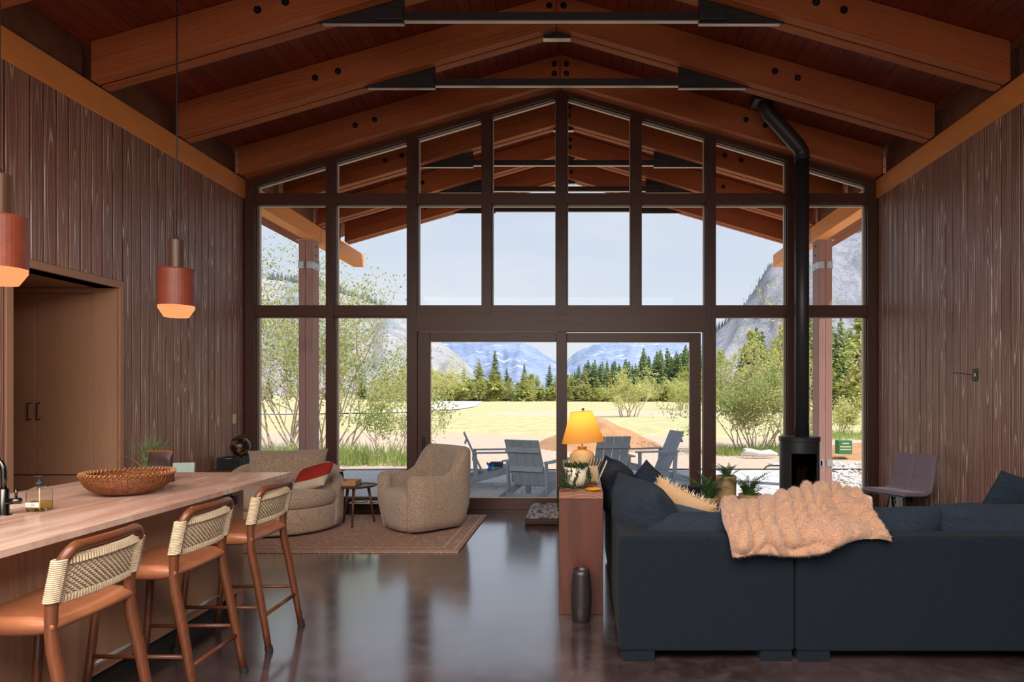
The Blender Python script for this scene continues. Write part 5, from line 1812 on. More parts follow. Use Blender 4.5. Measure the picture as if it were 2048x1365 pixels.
B().sphere((gx, gy, gz_), 0.110, 32, 20).obj('ball', gmap, gb, smooth=True)
pts = [(gx + 0.122 * math.cos(a) * .985, gy, gz_ + 0.122 * math.sin(a)) for a in [R(68 + 184 * k / 20) for k in range(21)]]
B().tube(pts, 0.006, 8).obj('meridian_arm', M['gunmetal'], gb, smooth=True)
B().tube([(gx + .03, gy, gz_ + .106), (gx + .05, gy, gz_ + .135)], [0.006, 0.008], 8).obj('pin', M['gunmetal'], gb)
B().lathe([(0.062, 0), (0.060, 0.006), (0.02, 0.010), (0.008, 0.014)], (gx - .02, gy, 0.756), 24).obj('foot', M['gunmetal'], gb)
# pale green chair-back beyond the worktop
pg = thing('pale_green_chair', 'pale green child-size chair whose back shows beyond the worktop', 'chair', (-3.46, 5.6, 0))
grn = plain('pale_green_paint', srgb(188, 208, 198), 0.6, var=0.06, nscale=14)
B().obox((-3.46, 5.60, 0.42), (-3.47, 5.66, 0.90), 0.02, 0.19, 0.004, up=(1, 0, 0)).obj('backrest', grn, pg)
B().box(-3.58, -3.34, 5.28, 5.60, 0.40, 0.42, 0.004, 1).obj('seat', grn, pg)
for x in (-3.56, -3.36):
    for y in (5.30, 5.585):
        B().box(x - .014, x + .014, y - .014, y + .014, 0, 0.40, 0.002, 1).obj('leg', grn, pg)

# ------------------------------------------------------------------ console table behind the sofa
CX0, CX1, CY0, CY1, CZ = -0.16, 0.14, 4.41, 5.80, 0.83
cs = thing('console_table', 'tall narrow reddish-brown wood console table behind the sofa', 'table', ((CX0 + CX1) / 2, 5.1, 0))
B().box(CX0, CX1, CY0, CY0 + 0.045, 0.0, CZ - 0.046, 0.002, 1).obj('end_panel', M['console'], cs)
B().box(CX0, CX1, CY1 - 0.045, CY1, 0.0, CZ - 0.046, 0.002, 1).obj('end_panel', M['console'], cs)
B().box(CX0, CX1, CY0, CY1, CZ - 0.045, CZ, 0.003, 1).obj('top', M['consoleY'], cs)
B().box(0.04, 0.07, CY0 + .046, CY1 - .046, 0.40, CZ - .046).obj('stretcher', M['console'], cs)
# floor vase
tag(B().lathe([(0.052, 0), (0.060, 0.01), (0.068, 0.12), (0.068, 0.20), (0.058, 0.31), (0.052, 0.345), (0.046, 0.345), (0.050, 0.30), (0.055, 0.2), (0.05, 0.02), (0.0, 0.015)], (-0.008, 4.29, 0.0), 40, cap=False)
    .obj('floor_vase', plain('dark_plum_glaze', srgb(46, 38, 42), 0.35), smooth=True), 'tall dark ceramic vase on the floor in front of the console', 'vase')
# lamp
lp = thing('table_lamp', 'tan ceramic table lamp with a glowing amber shade on the console', 'lamp', (0.0, 5.15, CZ))
lx, ly = -0.002, 5.15
B().lathe([(0.050, 0), (0.060, 0.004), (0.088, 0.05), (0.100, 0.11), (0.103, 0.155), (0.094, 0.195), (0.060, 0.222), (0.035, 0.230), (0.033, 0.236), (0.037, 0.240), (0.037, 0.250), (0.030, 0.254), (0.0, 0.255)], (lx, ly, CZ), 40, cap=False).obj('base', M['terra'], lp, smooth=True)
B().tube([(lx, ly, CZ + .25), (lx, ly, CZ + .50)], 0.007, 8).obj('stem', brass, lp)
t = NT('lamp_shade_linen')
v, _ = t.objvec(False)
f_ = t.noise(v, 40, 3, .6)
cc = t.mix(f_, srgb(222, 170, 96), srgb(238, 190, 120))
d_ = t.n('BsdfDiffuse')
t.l(cc, d_.inputs[0])
tl = t.n('BsdfTranslucent')
tl.inputs[0].default_value = (0.95, 0.52, 0.10, 1)
mx_ = t.n('MixShader')
mx_.inputs[0].default_value = 0.6
t.l(d_.outputs[0], mx_.inputs[1])
t.l(tl.outputs[0], mx_.inputs[2])
t.l(mx_.outputs[0], t.out.inputs[0])
sh = B()
sh.lathe([(0.170, 0.286), (0.086, 0.530)], (0, 0, 0), 48, cap=False)
sh.xf(Matrix.Translation((lx, ly, CZ)) @ Matrix.Translation((0, 0, .4)) @ Matrix.Rotation(R(-3.5), 4, 'Y') @ Matrix.Translation((0, 0, -.4)))
sh.obj('shade', t.m, lp, smooth=True)
B().sphere((lx + .006, ly, CZ + 0.545), 0.011, 12, 8).tube([(lx, ly, CZ + .49), (lx + .006, ly, CZ + .54)], 0.004, 6).obj('finial', M['gunmetal'], lp, smooth=True)
B().sphere((lx, ly, CZ + 0.45), 0.026, 12, 8).obj('bulb', emit('bulb_glow', (1.0, 0.65, 0.3), 14), lp, smooth=True)
add_light('table_lamp_bulb', 'POINT', (lx, ly, CZ + 0.45), (0, 0, 0), 5.5, (1.0, 0.62, 0.28), shadow_soft_size=0.03)

# potted trailing plant
iv = thing('trailing_plant', 'ivy-like trailing plant in a cream pot at the front of the console', 'plant', (-0.045, 4.66, CZ))
ix, iy = -0.045, 4.67
B().lathe([(0.055, 0), (0.070, 0.004), (0.082, 0.07), (0.088, 0.145), (0.081, 0.147), (0.075, 0.12), (0.0, 0.12)], (ix, iy, CZ), 36, cap=False).obj('pot', M['cream'], iv, smooth=True)
rnd = random.Random(14)
vs, fs = [], []
strands = []
def leaf(c, s, rnd):
    u = Vector((rnd.gauss(0, 1), rnd.gauss(0, 1), rnd.gauss(0, 1))).normalized()
    w = u.orthogonal().normalized()
    i = len(vs)
    vs.extend([tuple(c - u * s), tuple(c + w * s * .7), tuple(c + u * s), tuple(c - w * s * .7)])
    fs.append((i, i + 1, i + 2, i + 3))
b = B()
for a, ln in [(R(-175), .17), (R(-150), .16), (R(-118), .13), (R(-95), .15), (R(-88), .13), (R(-60), .02), (R(-38), .15), (R(-25), .14), (R(0), .13), (R(30), .1), (R(60), .1), (R(100), .1), (R(140), .12), (R(165), .17), (R(-165), .17), (R(-140), .165)]:
    pts = [(ix + .05 * math.cos(a), iy + .05 * math.sin(a), CZ + .15)]
    for k in range(10):
        f = k / 9
        rr = .075 + .026 * math.sin(f * PI * .7)
        pts.append((ix + rr * math.cos(a + .15 * math.sin(f * 5)), iy + rr * math.sin(a + .15 * math.sin(f * 5)), max(CZ + .006, CZ + .165 - ln * 1.05 * f)))
    b.tube(pts, 0.0015, 3, cap=False)
    for p in pts:
        for _ in range(5):
            leaf(Vector(p) + Vector((rnd.gauss(0, .007), rnd.gauss(0, .007), rnd.gauss(0, .006))), rnd.uniform(.005, .0095), rnd)
for _ in range(230):      # growth spreading over the console top and the crown of the pot
    a, r = rnd.uniform(R(140), R(300)), rnd.uniform(.085, .125)
    leaf(Vector((max(-.158, ix + r * math.cos(a)), iy + r * math.sin(a), CZ + .010 + abs(rnd.gauss(0, .012)))), rnd.uniform(.005, .009), rnd)
    a, r = rnd.uniform(0, 6.3), rnd.uniform(.0, .088)
    leaf(Vector((ix + r * math.cos(a), iy + r * math.sin(a), CZ + .155 + rnd.gauss(0, .008))), rnd.uniform(.005, .009), rnd)
for yy_, ln in ((4.70, .36), (4.76, .22), (4.64, .16)):
    pts = [(-.14, yy_, CZ + .012), (-.165, yy_, CZ + .01)] + [(-.170 - .006 * math.sin(k), yy_ + .008 * math.sin(k * 1.7), CZ - ln * k / 12) for k in range(1, 13)]
    b.tube(pts, 0.0015, 3, cap=False)
    for p in pts:
        for _ in range(4):
            leaf(Vector(p) + Vector((-abs(rnd.gauss(0, .005)), rnd.gauss(0, .008), rnd.gauss(0, .008))), rnd.uniform(.005, .010), rnd)
b.obj('stems', leafy('ivy_stem', srgb(60, 70, 40), srgb(80, 84, 50)), iv)
o = pyd('foliage', vs, fs, leafy('ivy_leaves', srgb(40, 62, 36), srgb(74, 96, 58), 0.15, 40), iv)
o['kind'] = 'stuff'
# box of cards behind it
bx_ = thing('card_box', 'shallow tan card holder behind the trailing plant', 'box', (0.07, 4.92, CZ))
tan = plain('tan_card', srgb(186, 160, 118), 0.7)
B().box(0.005, 0.115, 4.86, 4.99, CZ + .001, CZ + .012).box(0.005, 0.115, 4.86, 4.87, CZ + .012, CZ + .13).box(0.005, 0.115, 4.98, 4.99, CZ + .012, CZ + .10).box(.005, .012, 4.87, 4.98, CZ + .012, CZ + .11).box(.108, .115, 4.87, 4.98, CZ + .012, CZ + .11).obj('tray', tan, bx_)
for k in range(9):
    c_ = B().box(-.0012, .0012, -.05, .05, 0, .15).obj('card', plain('card_edge_%d' % k, srgb(*( (214, 204, 190) if k % 2 else (92, 74, 62))), 0.6) if k < 2 else None)
    if k >= 2:
        c_.data.materials.append(bpy.data.materials['card_edge_%d' % (k % 2)])
    c_.location = (0.018 + k * .0092, 4.925, CZ + .035)
    c_.rotation_euler = (0, R(16 + k * 0.8), 0)
    tag(c_, 'thin card standing in the tan holder on the console', 'card', 'cards in the tan holder')
o = B().box(-.002, .002, -.06, .06, 0, .17).obj('leaning_card', plain('white_card', srgb(228, 224, 216), 0.6))
o.location = (0.115, 4.94, CZ + .005)
o.rotation_euler = (0, R(24), 0)
tag(o, 'white card leaning at the right end of the card holder', 'card')
tag(B().lathe([(0.0, 0), (0.045, 0.0), (0.056, 0.010), (0.058, 0.013), (0.052, 0.012), (0.044, 0.006), (0.0, 0.005)], (0.075, 4.50, CZ + .001), 36, cap=False).obj('yellow_dish', M['yellow'], smooth=True), 'small mustard-yellow dish at the front corner of the console', 'dish')
tag(B().box(0.045, 0.085, 4.70, 4.715, CZ + .001, CZ + .010, 0.003, 2).tube([(0.04, 4.708, CZ + .006), (0.03, 4.705, CZ + .006)], 0.004, 6).obj('red_clip', plain('red_plastic', srgb(150, 40, 36), 0.5)), 'small red clip lying on the console top', 'clip')
tag(B().box(0.055, 0.105, 4.78, 4.82, CZ + .001, CZ + .022, 0.003, 2).obj('wood_block', M['walnut']), 'little dark wooden block on the console beside the cards', 'block')
tag(B().obox((-.115, 4.90, CZ + .001), (-.13, 4.92, CZ + .17), 0.045, 0.03, 0.004, up=(0, 1, 0)).obj('stone_figure', plain('grey_stone', srgb(110, 100, 92), 0.9, bstr=.3)), 'little grey upright stone at the left back of the trailing plant', 'ornament')

# tufted dog bed
db = thing('dog_bed', 'tufted grey cushion dog bed on the floor left of the console', 'dog bed', (-0.30, 7.62, 0))
t = fabric('tufted_grey', srgb(70, 68, 72), srgb(150, 146, 150), 26, bstr=0.8, bdist=0.02, lo=.35, hi=.6)
B().box(-0.66, 0.10, 7.40, 7.95, 0.002, 0.075, 0.03, 3).obj('base', plain('brown_canvas', srgb(74, 52, 44), 0.9), db, smooth=True)
def bedtop(u, v_):
    x, y = -0.65 + .74 * u, 7.41 + .53 * v_
    e_ = min(u, 1 - u, v_, 1 - v_)
    rim = math.sqrt(max(0, 1 - (1 - min(1, e_ / .16)) ** 2))
    tuft = abs(math.sin(u * PI * 4)) * abs(math.sin(v_ * PI * 3))
    return (x, y, 0.075 + rim * (0.05 + 0.035 * tuft ** .5) + 0.03 * rim * ss(.25 - e_, 0, .2))
b = B().grid(bedtop, 44, 34)
b.obj('cushion', t, db, smooth=True)

# ------------------------------------------------------------------ sectional sofa: corner unit and right-hand unit
NV = M['navy']
sa = thing('corner_sofa', 'dark navy sectional corner unit with its back to the camera, beside the console', 'sofa', (0.7, 4.8, 0))
AX0, AX1, AY0, AY1 = 0.205, 1.185, 3.63, 5.98
B().box(AX0, AX1, AY0, AY0 + 0.17, 0.058, 0.70, 0.022, 3).obj('back_frame', NV, sa, smooth=False)
B().box(AX0 + .002, AX0 + 0.16, AY0 + 0.165, AY1, 0.058, 0.695, 0.022, 3).obj('side_frame', NV, sa)
B().box(AX0 + .15, AX1 - .002, AY0 + 0.165, AY1 - .002, 0.06, 0.30, 0.02, 2).obj('seat_base', NV, sa)
B().box(AX0 + .155, 1.06, AY1 - 0.17, AY1 + .002, 0.29, 0.662, 0.035, 3).obj('arm', NV, sa)
for x0, x1, y in ((AX0 + .02, AX0 + .20, AY0 + .01), (AX1 - .185, AX1 - .012, AY0 + .01), (AX0 + .02, AX0 + .2, AY1 - .16), (0.98, 1.16, AY1 - .16)):
    B().box(x0, x1, y, y + .15, 0, 0.06, 0.004, 1).obj('leg', NV, sa)
for y0, y1 in ((3.80, 4.86), (4.865, 5.80)):
    B().box(AX0 + .16, AX1 + .01, y0, y1, 0.302, 0.455, 0.05, 4).obj('seat_cushion', NV, sa, smooth=True)
sb = thing('right_sofa', 'dark navy sectional unit running off the right edge of the picture', 'sofa', (2.2, 4.1, 0))
QX0, QX1 = 1.195, 3.15
B().box(QX0, QX1, AY0 - .005, AY0 + 0.165, 0.058, 0.70, 0.022, 3).obj('back_frame', NV, sb)
B().box(QX0 + .002, QX1 - .002, AY0 + .16, 4.62, 0.06, 0.30, 0.02, 2).obj('seat_base', NV, sb)
B().box(2.98, QX1, AY0 + .16, 4.62, 0.29, 0.66, 0.035, 3).obj('arm', NV, sb)
for x0, x1, y in ((QX0 + .015, QX0 + .19, AY0 + .005), (2.9, 3.1, AY0 + .005), (QX0 + .015, QX0 + .19, 4.45), (2.9, 3.1, 4.45)):
    B().box(x0, x1, y, y + .15, 0, 0.06, 0.004, 1).obj('leg', NV, sb)
for x0, x1 in ((1.20, 2.085), (2.09, 2.975)):
    B().box(x0, x1, 3.80, 4.64, 0.302, 0.455, 0.05, 4).obj('seat_cushion', NV, sb, smooth=True)

NC = M['navycush']
def cushion(label, w, h, t_, pos, rx, ry, rz, seed, wr=0.016, name='sofa_cushion', mat=None, p=2.2, n=30):
    m = Matrix.Rotation(R(rx), 4, 'X')
    b = B().pillow(w, h, t_, m, n=n, wrinkle=wr, seed=seed, p=p)
    o = b.obj(name, mat or NC, smooth=True)
    o.location = pos
    o.rotation_euler = (0, R(ry), R(rz))
    return tag(o, label, 'cushion')
# back cushions along the near back (their tops show above the frame)
cushion('long dark navy back cushion along the near back, left of the fur blanket', 0.92, 0.42, 0.26, (0.80, 3.95, 0.585), 10, 0, 0, 1.0)
cushion('dark navy back cushion at the near back, half under the fur blanket', 0.98, 0.44, 0.27, (1.70, 3.955, 0.61), 10, 0, 0, 2.0)
cushion('dark navy back cushion at the near back, cut off by the right picture edge', 0.96, 0.42, 0.27, (2.60, 3.955, 0.635), 10, 0, 0, 3.0)
cushion('dark blue throw pillow leaning up at the right picture edge', 0.55, 0.50, 0.17, (2.92, 4.36, 0.715), 24, 14, 8, 4.0, wr=.008)
# back cushions along the console side
cushion('big crinkled navy back cushion, nearest of three along the console side', 0.70, 0.54, 0.38, (0.41, 4.20, 0.675), 16, 4, -74, 5.0, wr=.020)
cushion('crinkled navy back cushion, middle of three along the console side', 0.62, 0.46, 0.34, (0.37, 4.88, 0.635), 14, -6, -90, 6.0, wr=.020)
cushion('crinkled navy back cushion, farthest of three along the console side', 0.64, 0.56, 0.34, (0.31, 5.48, 0.665), 16, 5, -84, 7.0, wr=.020)
cushion('navy pillow standing on its corner before the far sofa arm', 0.42, 0.42, 0.17, (0.56, 5.48, 0.66), 12, 42, -8, 8.0, wr=.01)
cr = cushion('cream throw pillow with a fringed edge on the corner sofa', 0.44, 0.40, 0.14, (0.66, 4.55, 0.665), 22, 26, -14, 9.0, wr=.006, name='fringed_pillow', mat=fabric('cream_weave', srgb(190, 146, 106), srgb(212, 174, 134), 220, bstr=.4))
rnd = random.Random(31)
vs, fs = [], []
for side in (0, 1, 2):
    for k in range(70):
        f = -0.5 + k / 69
        x, z = ((f * .42, .19), (.205, f * .38), (-.205, f * .38))[side]
        dx, dz = ((rnd.gauss(0, .01), .035), (.035, rnd.gauss(0, .01)), (-.035, rnd.gauss(0, .01)))[side]
        y = rnd.gauss(0, .006)
        q = Matrix.Rotation(R(22), 3, 'X')
        i = len(vs)
        for px, py, pz in ((x - .003, y, z - .003), (x + .003, y, z + .003), (x + dx * rnd.uniform(.6, 1.2), y + rnd.gauss(0, .012), z + dz * rnd.uniform(.6, 1.2))):
            vs.append(tuple(q @ Vector((px, py, pz))))
        fs.append((i, i + 1, i + 2))
o = pyd('fringe', vs, fs, plain('fringe_thread', srgb(236, 214, 182), 0.9), None)
o.parent = cr
o['kind'] = 'stuff'
cushion('small dark blue pillow in front of the fringed cream pillow', 0.36, 0.30, 0.13, (0.62, 4.24, 0.66), 30, 12, -10, 10.0, wr=.008, mat=fabric('blue_velvet', srgb(38, 48, 62), srgb(58, 70, 86), 300, bstr=.4, sheen=.4))

# faux fur blanket draped over the near back
prof = [(4.20, 0.66), (4.12, 0.74), (4.03, 0.785), (3.95, 0.80), (3.86, 0.79), (3.76, 0.76), (3.66, 0.73), (3.600, 0.708), (3.588, 0.66), (3.585, 0.58)]
cum = [0]
for (y0, z0), (y1, z1) in zip(prof[:-1], prof[1:]):
    cum.append(cum[-1] + math.hypot(y1 - y0, z1 - z0))
LT = cum[-1]
def pp(s_):
    s_ = max(0, min(LT - 1e-6, s_))
    for k in range(len(cum) - 1):
        if s_ <= cum[k + 1]:
            f = (s_ - cum[k]) / (cum[k + 1] - cum[k])
            f2 = f
            return Vector((0, prof[k][0] + (prof[k + 1][0] - prof[k][0]) * f2, prof[k][1] + (prof[k + 1][1] - prof[k][1]) * f2))
def drape(u, v_, off):
    end = LT * (0.985 - 0.10 * ss(u, 0.25, 0.75) - 0.03 * math.sin(u * 9))
    s_ = end * v_
    p = (pp(s_ - .03) + pp(s_) + pp(s_ + .03)) / 3
    a, c_ = pp(s_ - .04), pp(s_ + .04)
    tg = (c_ - a).normalized()
    nr = Vector((0, tg.z, -tg.y))
    if nr.z < 0 and nr.y > 0:
        nr = -nr
    x = 0.835 + 0.845 * u + 0.03 * math.sin(v_ * 5 + 1) * (1 - u) + 0.05 * (v_ - .5) * u
    skew = 0.35 * math.sin(u * 5.0)
    a1 = (u * 8.5 + 0.30 * math.sin(v_ * 7 + u * 5) + .55 * noise.noise(Vector((u * 4, v_ * 2.5, 8))))
    col_ = int(math.floor(a1))
    b1 = v_ * (8.5 + 1.5 * math.sin(col_ * 2.3)) + 0.37 * col_ + skew + .8 * noise.noise(Vector((u * 7, v_ * 4, 1)))
    cell = (abs(math.sin(PI * a1)) ** 0.45) * (abs(math.sin(PI * b1)) ** 0.5)
    fold = 0.03 * noise.noise(Vector((u * 4, v_ * 2.0, 5.0)))
    edge = min(1, min(u, 1 - u) / 0.03, (1 - v_) / 0.025 + .05)
    hgt = 0.006 + (0.052 * cell * (1 + .5 * noise.noise(Vector((u * 9, v_ * 7, 2)))) + 1.5 * fold + .02) * math.sqrt(max(0, edge)) * off
    rise = 0.085 * ss(u, .2, .7) * math.exp(-((v_ - .40) / .3) ** 2)
    return Vector((x, p.y, p.z + rise)) + nr * hgt
b = B()
b.grid(lambda u, v_: drape(u, v_, 1.0), 130, 100)
bl = b.obj('fur_blanket', fabric('faux_fur', srgb(170, 126, 98), srgb(194, 150, 122), 120, bstr=.7, bdist=.006, sheen=.6), smooth=True)
tag(bl, 'puffy peach-beige faux fur blanket draped over the sofa back', 'blanket')
rnd = random.Random(2)
vs, fs = [], []
for p in bl.data.polygons:
    for _ in range(2):
        c_ = sum((bl.data.vertices[i].co * w for i, w in zip(p.vertices, [rnd.random() for _ in p.vertices])), Vector())
        c_ = p.center + Vector((rnd.gauss(0, .002), rnd.gauss(0, .002), rnd.gauss(0, .002)))
        n_ = (p.normal + Vector((rnd.gauss(0, .45), rnd.gauss(0, .45), rnd.gauss(-.25, .45)))).normalized()
        s_ = n_.orthogonal().normalized() * 0.0011
        i = len(vs)
        vs += [tuple(c_ - s_), tuple(c_ + s_), tuple(c_ + n_ * rnd.uniform(.006, .013))]
        fs.append((i, i + 1, i + 2))
o = pyd('fur', vs, fs, bl.data.materials[0])
o.parent = bl
o['kind'] = 'stuff'
# something pale pink folded behind the blanket's right end
tag(B().box(1.60, 1.80, 4.02, 4.16, 0.70, 0.865, 0.02, 3).obj('folded_throw', plain('pink_cotton', srgb(222, 184, 166), 0.9), smooth=True), 'pale pink folded throw poking out at the right end of the fur blanket', 'throw')

# ------------------------------------------------------------------ stove with its pipe
sv = thing('wood_stove', 'black cylindrical wood stove with a tall bent flue pipe before the windows', 'stove', (2.57, 7.70, 0))
vx, vy = 2.57, 7.70
BK = M['black']
B().lathe([(0.20, 0), (0.205, 0.01), (0.205, 0.03), (0.222, 0.035), (0.222, 0.335)], (vx, vy, 0), 48).obj('base_drawer', BK, sv, smooth=False)
b = B()
# body with a glass opening towards the camera
N = 64
for (z0, z1, op) in ((0.345, 0.44, False), (0.44, 0.80, True), (0.80, 0.935, False)):
    for k in range(N):
        a, c_ = 2 * PI * k / N, 2 * PI * (k + 1) / N
        mid_ = math.degrees((a + c_) / 2)
        if op and 228 < mid_ < 312:
            continue
        for r0, r1 in ((0.228, 0.21),):
            V = [b.bm.verts.new((vx + r * math.cos(q), vy + r * math.sin(q), z)) for r in (r0, r1) for q in (a, c_) for z in (z0, z1)]
            b.bm.faces.new((V[0], V[2], V[3], V[1]))
            b.bm.faces.new((V[4], V[5], V[7], V[6]))
            b.bm.faces.new((V[1], V[3], V[7], V[5]))
            b.bm.faces.new((V[0], V[4], V[6], V[2]))
            b.bm.faces.new((V[0], V[1], V[5], V[4]))
            b.bm.faces.new((V[2], V[6], V[7], V[3]))
b.obj('body', BK, sv)
B().lathe([(0.20, 0.40), (0.20, 0.41)], (vx, vy, 0), 40).obj('hearth', M['blackmatte'], sv)
d = B()
d.grid(lambda u, v_: (vx + 0.231 * math.cos(R(228 + 84 * u)), vy + 0.231 * math.sin(R(228 + 84 * u)), 0.43 + .38 * v_), 20, 2).obj('door_glass', glass_mat('smoked_glass', (0.20, 0.18, 0.17)), sv)
b = B()
for u in (228, 312):
    b.tube([(vx + .232 * math.cos(R(u)), vy + .232 * math.sin(R(u)), .43), (vx + .232 * math.cos(R(u)), vy + .232 * math.sin(R(u)), .81)], 0.006, 6)
for z in (.43, .81):
    b.tube([(vx + .232 * math.cos(R(228 + 84 * k / 12)), vy + .232 * math.sin(R(228 + 84 * k / 12)), z) for k in range(13)], 0.006, 6)
b.obj('door_frame', BK, sv)
B().box(vx + .205, vx + .222, vy - .14, vy - .12, 0.66, 0.72, 0.003, 1).obj('door_handle', M['gunmetal'], sv)
B().lathe([(0.225, 0.935), (0.236, 0.94), (0.238, 0.985), (0.232, 0.995), (0.10, 0.998)], (vx, vy, 0), 48).obj('top_plate', BK, sv, smooth=False)
for k, (dx, ln) in enumerate(((-.04, .20), (.03, .22), (.0, .18))):
    B().tube([(vx + dx, vy - .05 + .03 * k, .41), (vx + dx + .03, vy - .02, .41 + ln)], 0.03, 8).obj('log', M['bark'], sv)
pr = 0.083
yb = vy
B().tube([(vx + .03, yb, 0.995), (vx + .03, yb, 4.30)], pr, 28).obj('flue_pipe', BK, sv, smooth=True)
B().tube([(vx + .03, yb, 4.295), (vx + .028, yb, 4.36), (vx - .02, yb, 4.44), (vx - .36, yb, 4.82), (vx - .41, yb, 4.90), (vx - .41, yb, 4.97)], [pr * 1.05] * 6, 28).obj('flue_elbow', BK, sv, smooth=True)
B().tube([(vx + .03, yb, 4.26), (vx + .03, yb, 4.31)], pr * 1.1, 28).obj('flue_collar', BK, sv, smooth=False)
zc = RIDGE + RH - PITCH * (vx - .41 - XC)
B().box(vx - .41 - .15, vx - .41 + .15, yb - .14, yb + .14, 4.93, zc + .02, 0.006, 1).obj('ceiling_box', BK, sv)

# ------------------------------------------------------------------ planters by the window
def frond(n=13, L=0.26, w=0.045, seed=0):
    """one arching fern frond along +x, rising, with paired leaflets"""
    rnd = random.Random(seed)
    vs, fs = [], []
    def P(f):
        return Vector((L * (0.25 * f + .6 * f * f), 0, L * (1.0 * f - .42 * f * f)))
    for k in range(n):
        f = (k + .6) / n
        p = P(f)
        tg = (P(min(1, f + .05)) - P(f - .05)).normalized()
        ww = w * math.sin(min(1, f * .85 + .22) * PI) ** .7 + .004
        for s_ in (-1, 1):
            out = (Vector((0, s_, 0)) * .85 + tg * .55 + Vector((0, 0, rnd.uniform(-.1, .3)))).normalized()
            q = p + out * ww
            i = len(vs)
            hw = tg * (L / n * .52)
            vs += [tuple(p - hw * .6), tuple(p + out * ww * .5 - hw * .5), tuple(q), tuple(p + out * ww * .5 + hw * .8), tuple(p + hw * .6)]
            fs += [(i, i + 1, i + 2, i + 3, i + 4)]
    for k in range(8):
        a, c_ = P(k / 8), P((k + 1) / 8)
        i = len(vs)
        vs += [tuple(a + Vector((0, -.003, 0))), tuple(a + Vector((0, .003, 0))), tuple(c_ + Vector((0, .002, 0))), tuple(c_ + Vector((0, -.002, 0)))]
        fs.append((i, i + 1, i + 2, i + 3))
    me = bpy.data.meshes.new('frond')
    me.from_pydata(vs, [], fs)
    me.materials.append(M['fern'])
    return me
M['fern'] = leafy('fern_green', srgb(74, 114, 62), srgb(128, 160, 96), 0.25, 20)
FR = [frond(15, .36, .055, 1), frond(17, .42, .048, 2), frond(13, .30, .06, 3)]
def planter(label, x, y, h, r, n, sc, seed, tilt):
    th = thing('potted_fern', label, 'plant', (x, y, 0), 'potted ferns by the window')
    B().lathe([(r * .78, 0), (r * .86, 0.01), (r * .98, h * .55), (r, h - .01), (r * .97, h), (r * .88, h), (r * .86, h - .04), (0, h - .04)], (x, y, 0), 40, cap=False).obj('pot', M['terra'], th, smooth=True)
    B().lathe([(r * .86, h - .035), (0, h - .03)], (x, y, 0), 24, cap=False).obj('soil', plain('soil', (0.03, 0.02, 0.015), 0.95), th)
    rnd = random.Random(seed)
    for k in range(n):
        o = link('frond', FR[k % 3], None, th)
        a = 2 * PI * (k + rnd.random() * .7) / n
        o.location = (rnd.uniform(-.04, .04), rnd.uniform(-.04, .04), h - .04)
        s_ = sc * rnd.uniform(.75, 1.1)
        o.scale = (s_, s_, s_)
        o.rotation_euler = (rnd.gauss(0, .15), rnd.uniform(-.35, .25) * tilt, a)
    return th
planter('fern in a medium tan pot, left of the three planters behind the sofa', 1.40, 7.18, 0.36, 0.115, 24, 1.0, 1, 1.4)
planter('fern in the tallest tan pot, middle of the three planters behind the sofa', 1.64, 7.42, 0.565, 0.115, 20, 0.72, 2, 0.2)
planter('dark fern in the rounded tan pot, right of the three planters behind the sofa', 1.86, 7.20, 0.39, 0.13, 22, 1.0, 3, 0.5)
tag(B().box(1.36, 1.60, 6.42, 6.64, 0.0, 0.41, 0.01, 2).obj('wood_stump', wood('grey_weathered', 'Z', srgb(120, 106, 96), srgb(84, 72, 64), freq=50, rough=.8)), 'grey weathered wooden block stool between the planters and the sofa', 'stool')

# ------------------------------------------------------------------ plum chair by the right wall
pcx = thing('side_chair', 'plum felt side chair with dark legs against the right wall', 'chair', (0, 0, 0))
PL = M['plum']
def quilt(x0, x1, z0, z1):
    pass
# local: front faces -y
def shellp(u, v_, side):
    """seat + back as one bent pad; v from the seat front to the top of the back"""
    path = [(-0.235, 0.452), (-0.20, 0.468), (-0.05, 0.455), (0.10, 0.445), (0.17, 0.465), (0.205, 0.52), (0.235, 0.62), (0.27, 0.74), (0.29, 0.825)]
    s_ = v_ * (len(path) - 1)
    i = min(len(path) - 2, int(s_))
    f = s_ - i
    f = f
    y = path[i][0] + (path[i + 1][0] - path[i][0]) * f
    z = path[i][1] + (path[i + 1][1] - path[i][1]) * f
    a, c_ = Vector(path[max(0, i - 0)]), Vector(path[min(len(path) - 1, i + 1)])
    tg = (c_ - a).normalized()
    n_ = Vector((-tg.y, tg.x))
    w = 0.235 - 0.02 * ss(v_, .5, 1)
    x = (u - .5) * 2 * w
    e_ = min(u, 1 - u) * 2 * w
    ev = min(v_, 1 - v_) * 1.0
    th = 0.022 * math.sqrt(max(0, 1 - (1 - min(1, min(e_ / .03, ev / .04 + .02))) ** 2))
    seam = min(abs(u - .5) * 2 * w / .012, abs(v_ - .72) / .018, 1)
    if side > 0:
        th *= (0.45 + .55 * seam)
    return (x, y + n_.x * th * side, z + n_.y * th * side)
b = B()
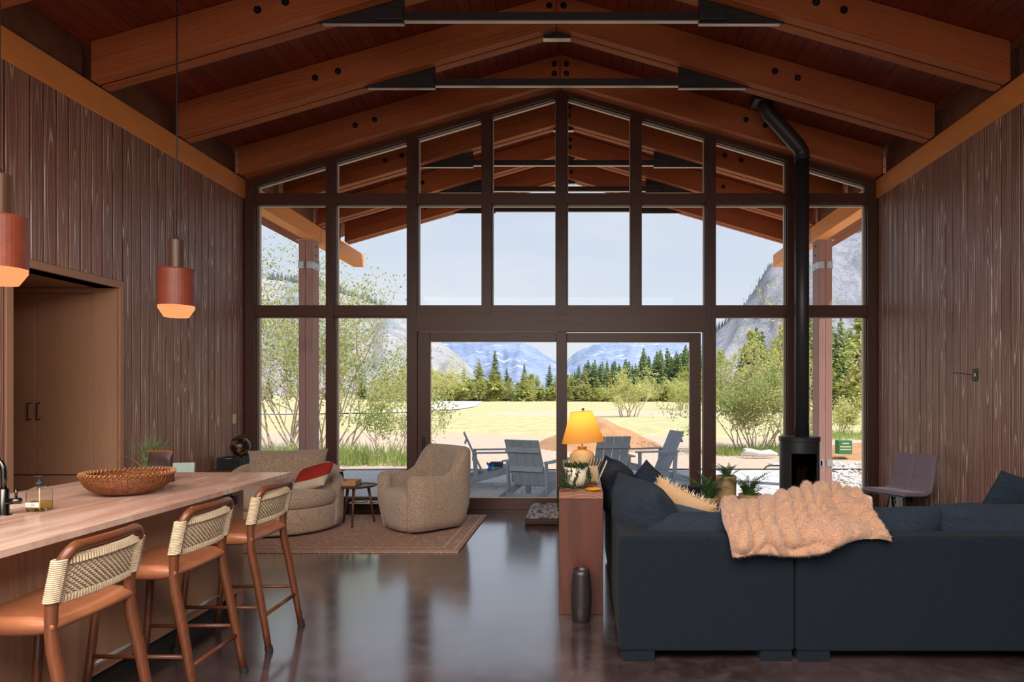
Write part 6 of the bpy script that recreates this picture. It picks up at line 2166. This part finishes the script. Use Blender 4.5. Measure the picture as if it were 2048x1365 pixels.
b.grid(lambda u, v_: shellp(u, v_, 1), 41, 75)
b.grid(lambda u, v_: shellp(u, v_, -1), 41, 75)
bmesh.ops.remove_doubles(b.bm, verts=b.bm.verts[:], dist=0.0015)
b.obj('padded_shell', PL, pcx, smooth=True)
for s_ in (-1, 1):
    B().tube([(s_ * .215, -.20, 0), (s_ * .18, -.155, .435)], [0.010, 0.014], 10).obj('leg', M['blackmatte'], pcx, smooth=True)
    B().tube([(s_ * .215, .24, 0), (s_ * .18, .15, .435)], [0.010, 0.014], 10).obj('leg', M['blackmatte'], pcx, smooth=True)
B().box(-.17, .17, -.16, .16, .425, .44, .004, 1).obj('under_frame', M['blackmatte'], pcx)
pcx.location = (3.33, 6.86, 0)
pcx.rotation_euler = (0, 0, R(-62))
pcx.scale = (1.08, 1.08, 1.03)
# framed pictures leaning on the wall behind it
def picture(label, y, w, h, x, lean, art):
    th = thing('framed_picture', label, 'picture', (0, 0, 0))
    fm = M['blackmatte'] if art else M['cream']
    B().box(-.012, .012, -w / 2, -w / 2 + .02, 0, h).box(-.012, .012, w / 2 - .02, w / 2, 0, h).box(-.012, .012, -w / 2 + .02, w / 2 - .02, 0, .02).box(-.012, .012, -w / 2 + .02, w / 2 - .02, h - .02, h).obj('frame', fm, th)
    B().box(.0, .008, -w / 2 + .02, w / 2 - .02, .02, h - .02).obj('mount', plain('paper_white', srgb(232, 228, 222), .8), th)
    if art:
        bb = B()
        rnd = random.Random(6)
        for k in range(9):
            y0 = rnd.uniform(-w * .3, w * .22)
            z0 = .06 + k * (h - .14) / 9
            bb.box(-.001, .0, y0, y0 + rnd.uniform(.03, .08), z0, z0 + rnd.uniform(.015, .05))
        bb.obj('print', plain('print_ink', (.02, .02, .02), .8), th)
    th.location = (x, y, 0.002)
    th.rotation_euler = (0, R(lean), 0)
    return th
picture('tall black-framed black-and-white print leaning on the right wall behind the plum chair', 7.38, 0.40, 0.48, 3.52, 11, True)
picture('pale-framed picture leaning behind the black-framed print', 7.55, 0.36, 0.60, 3.60, 11, False)
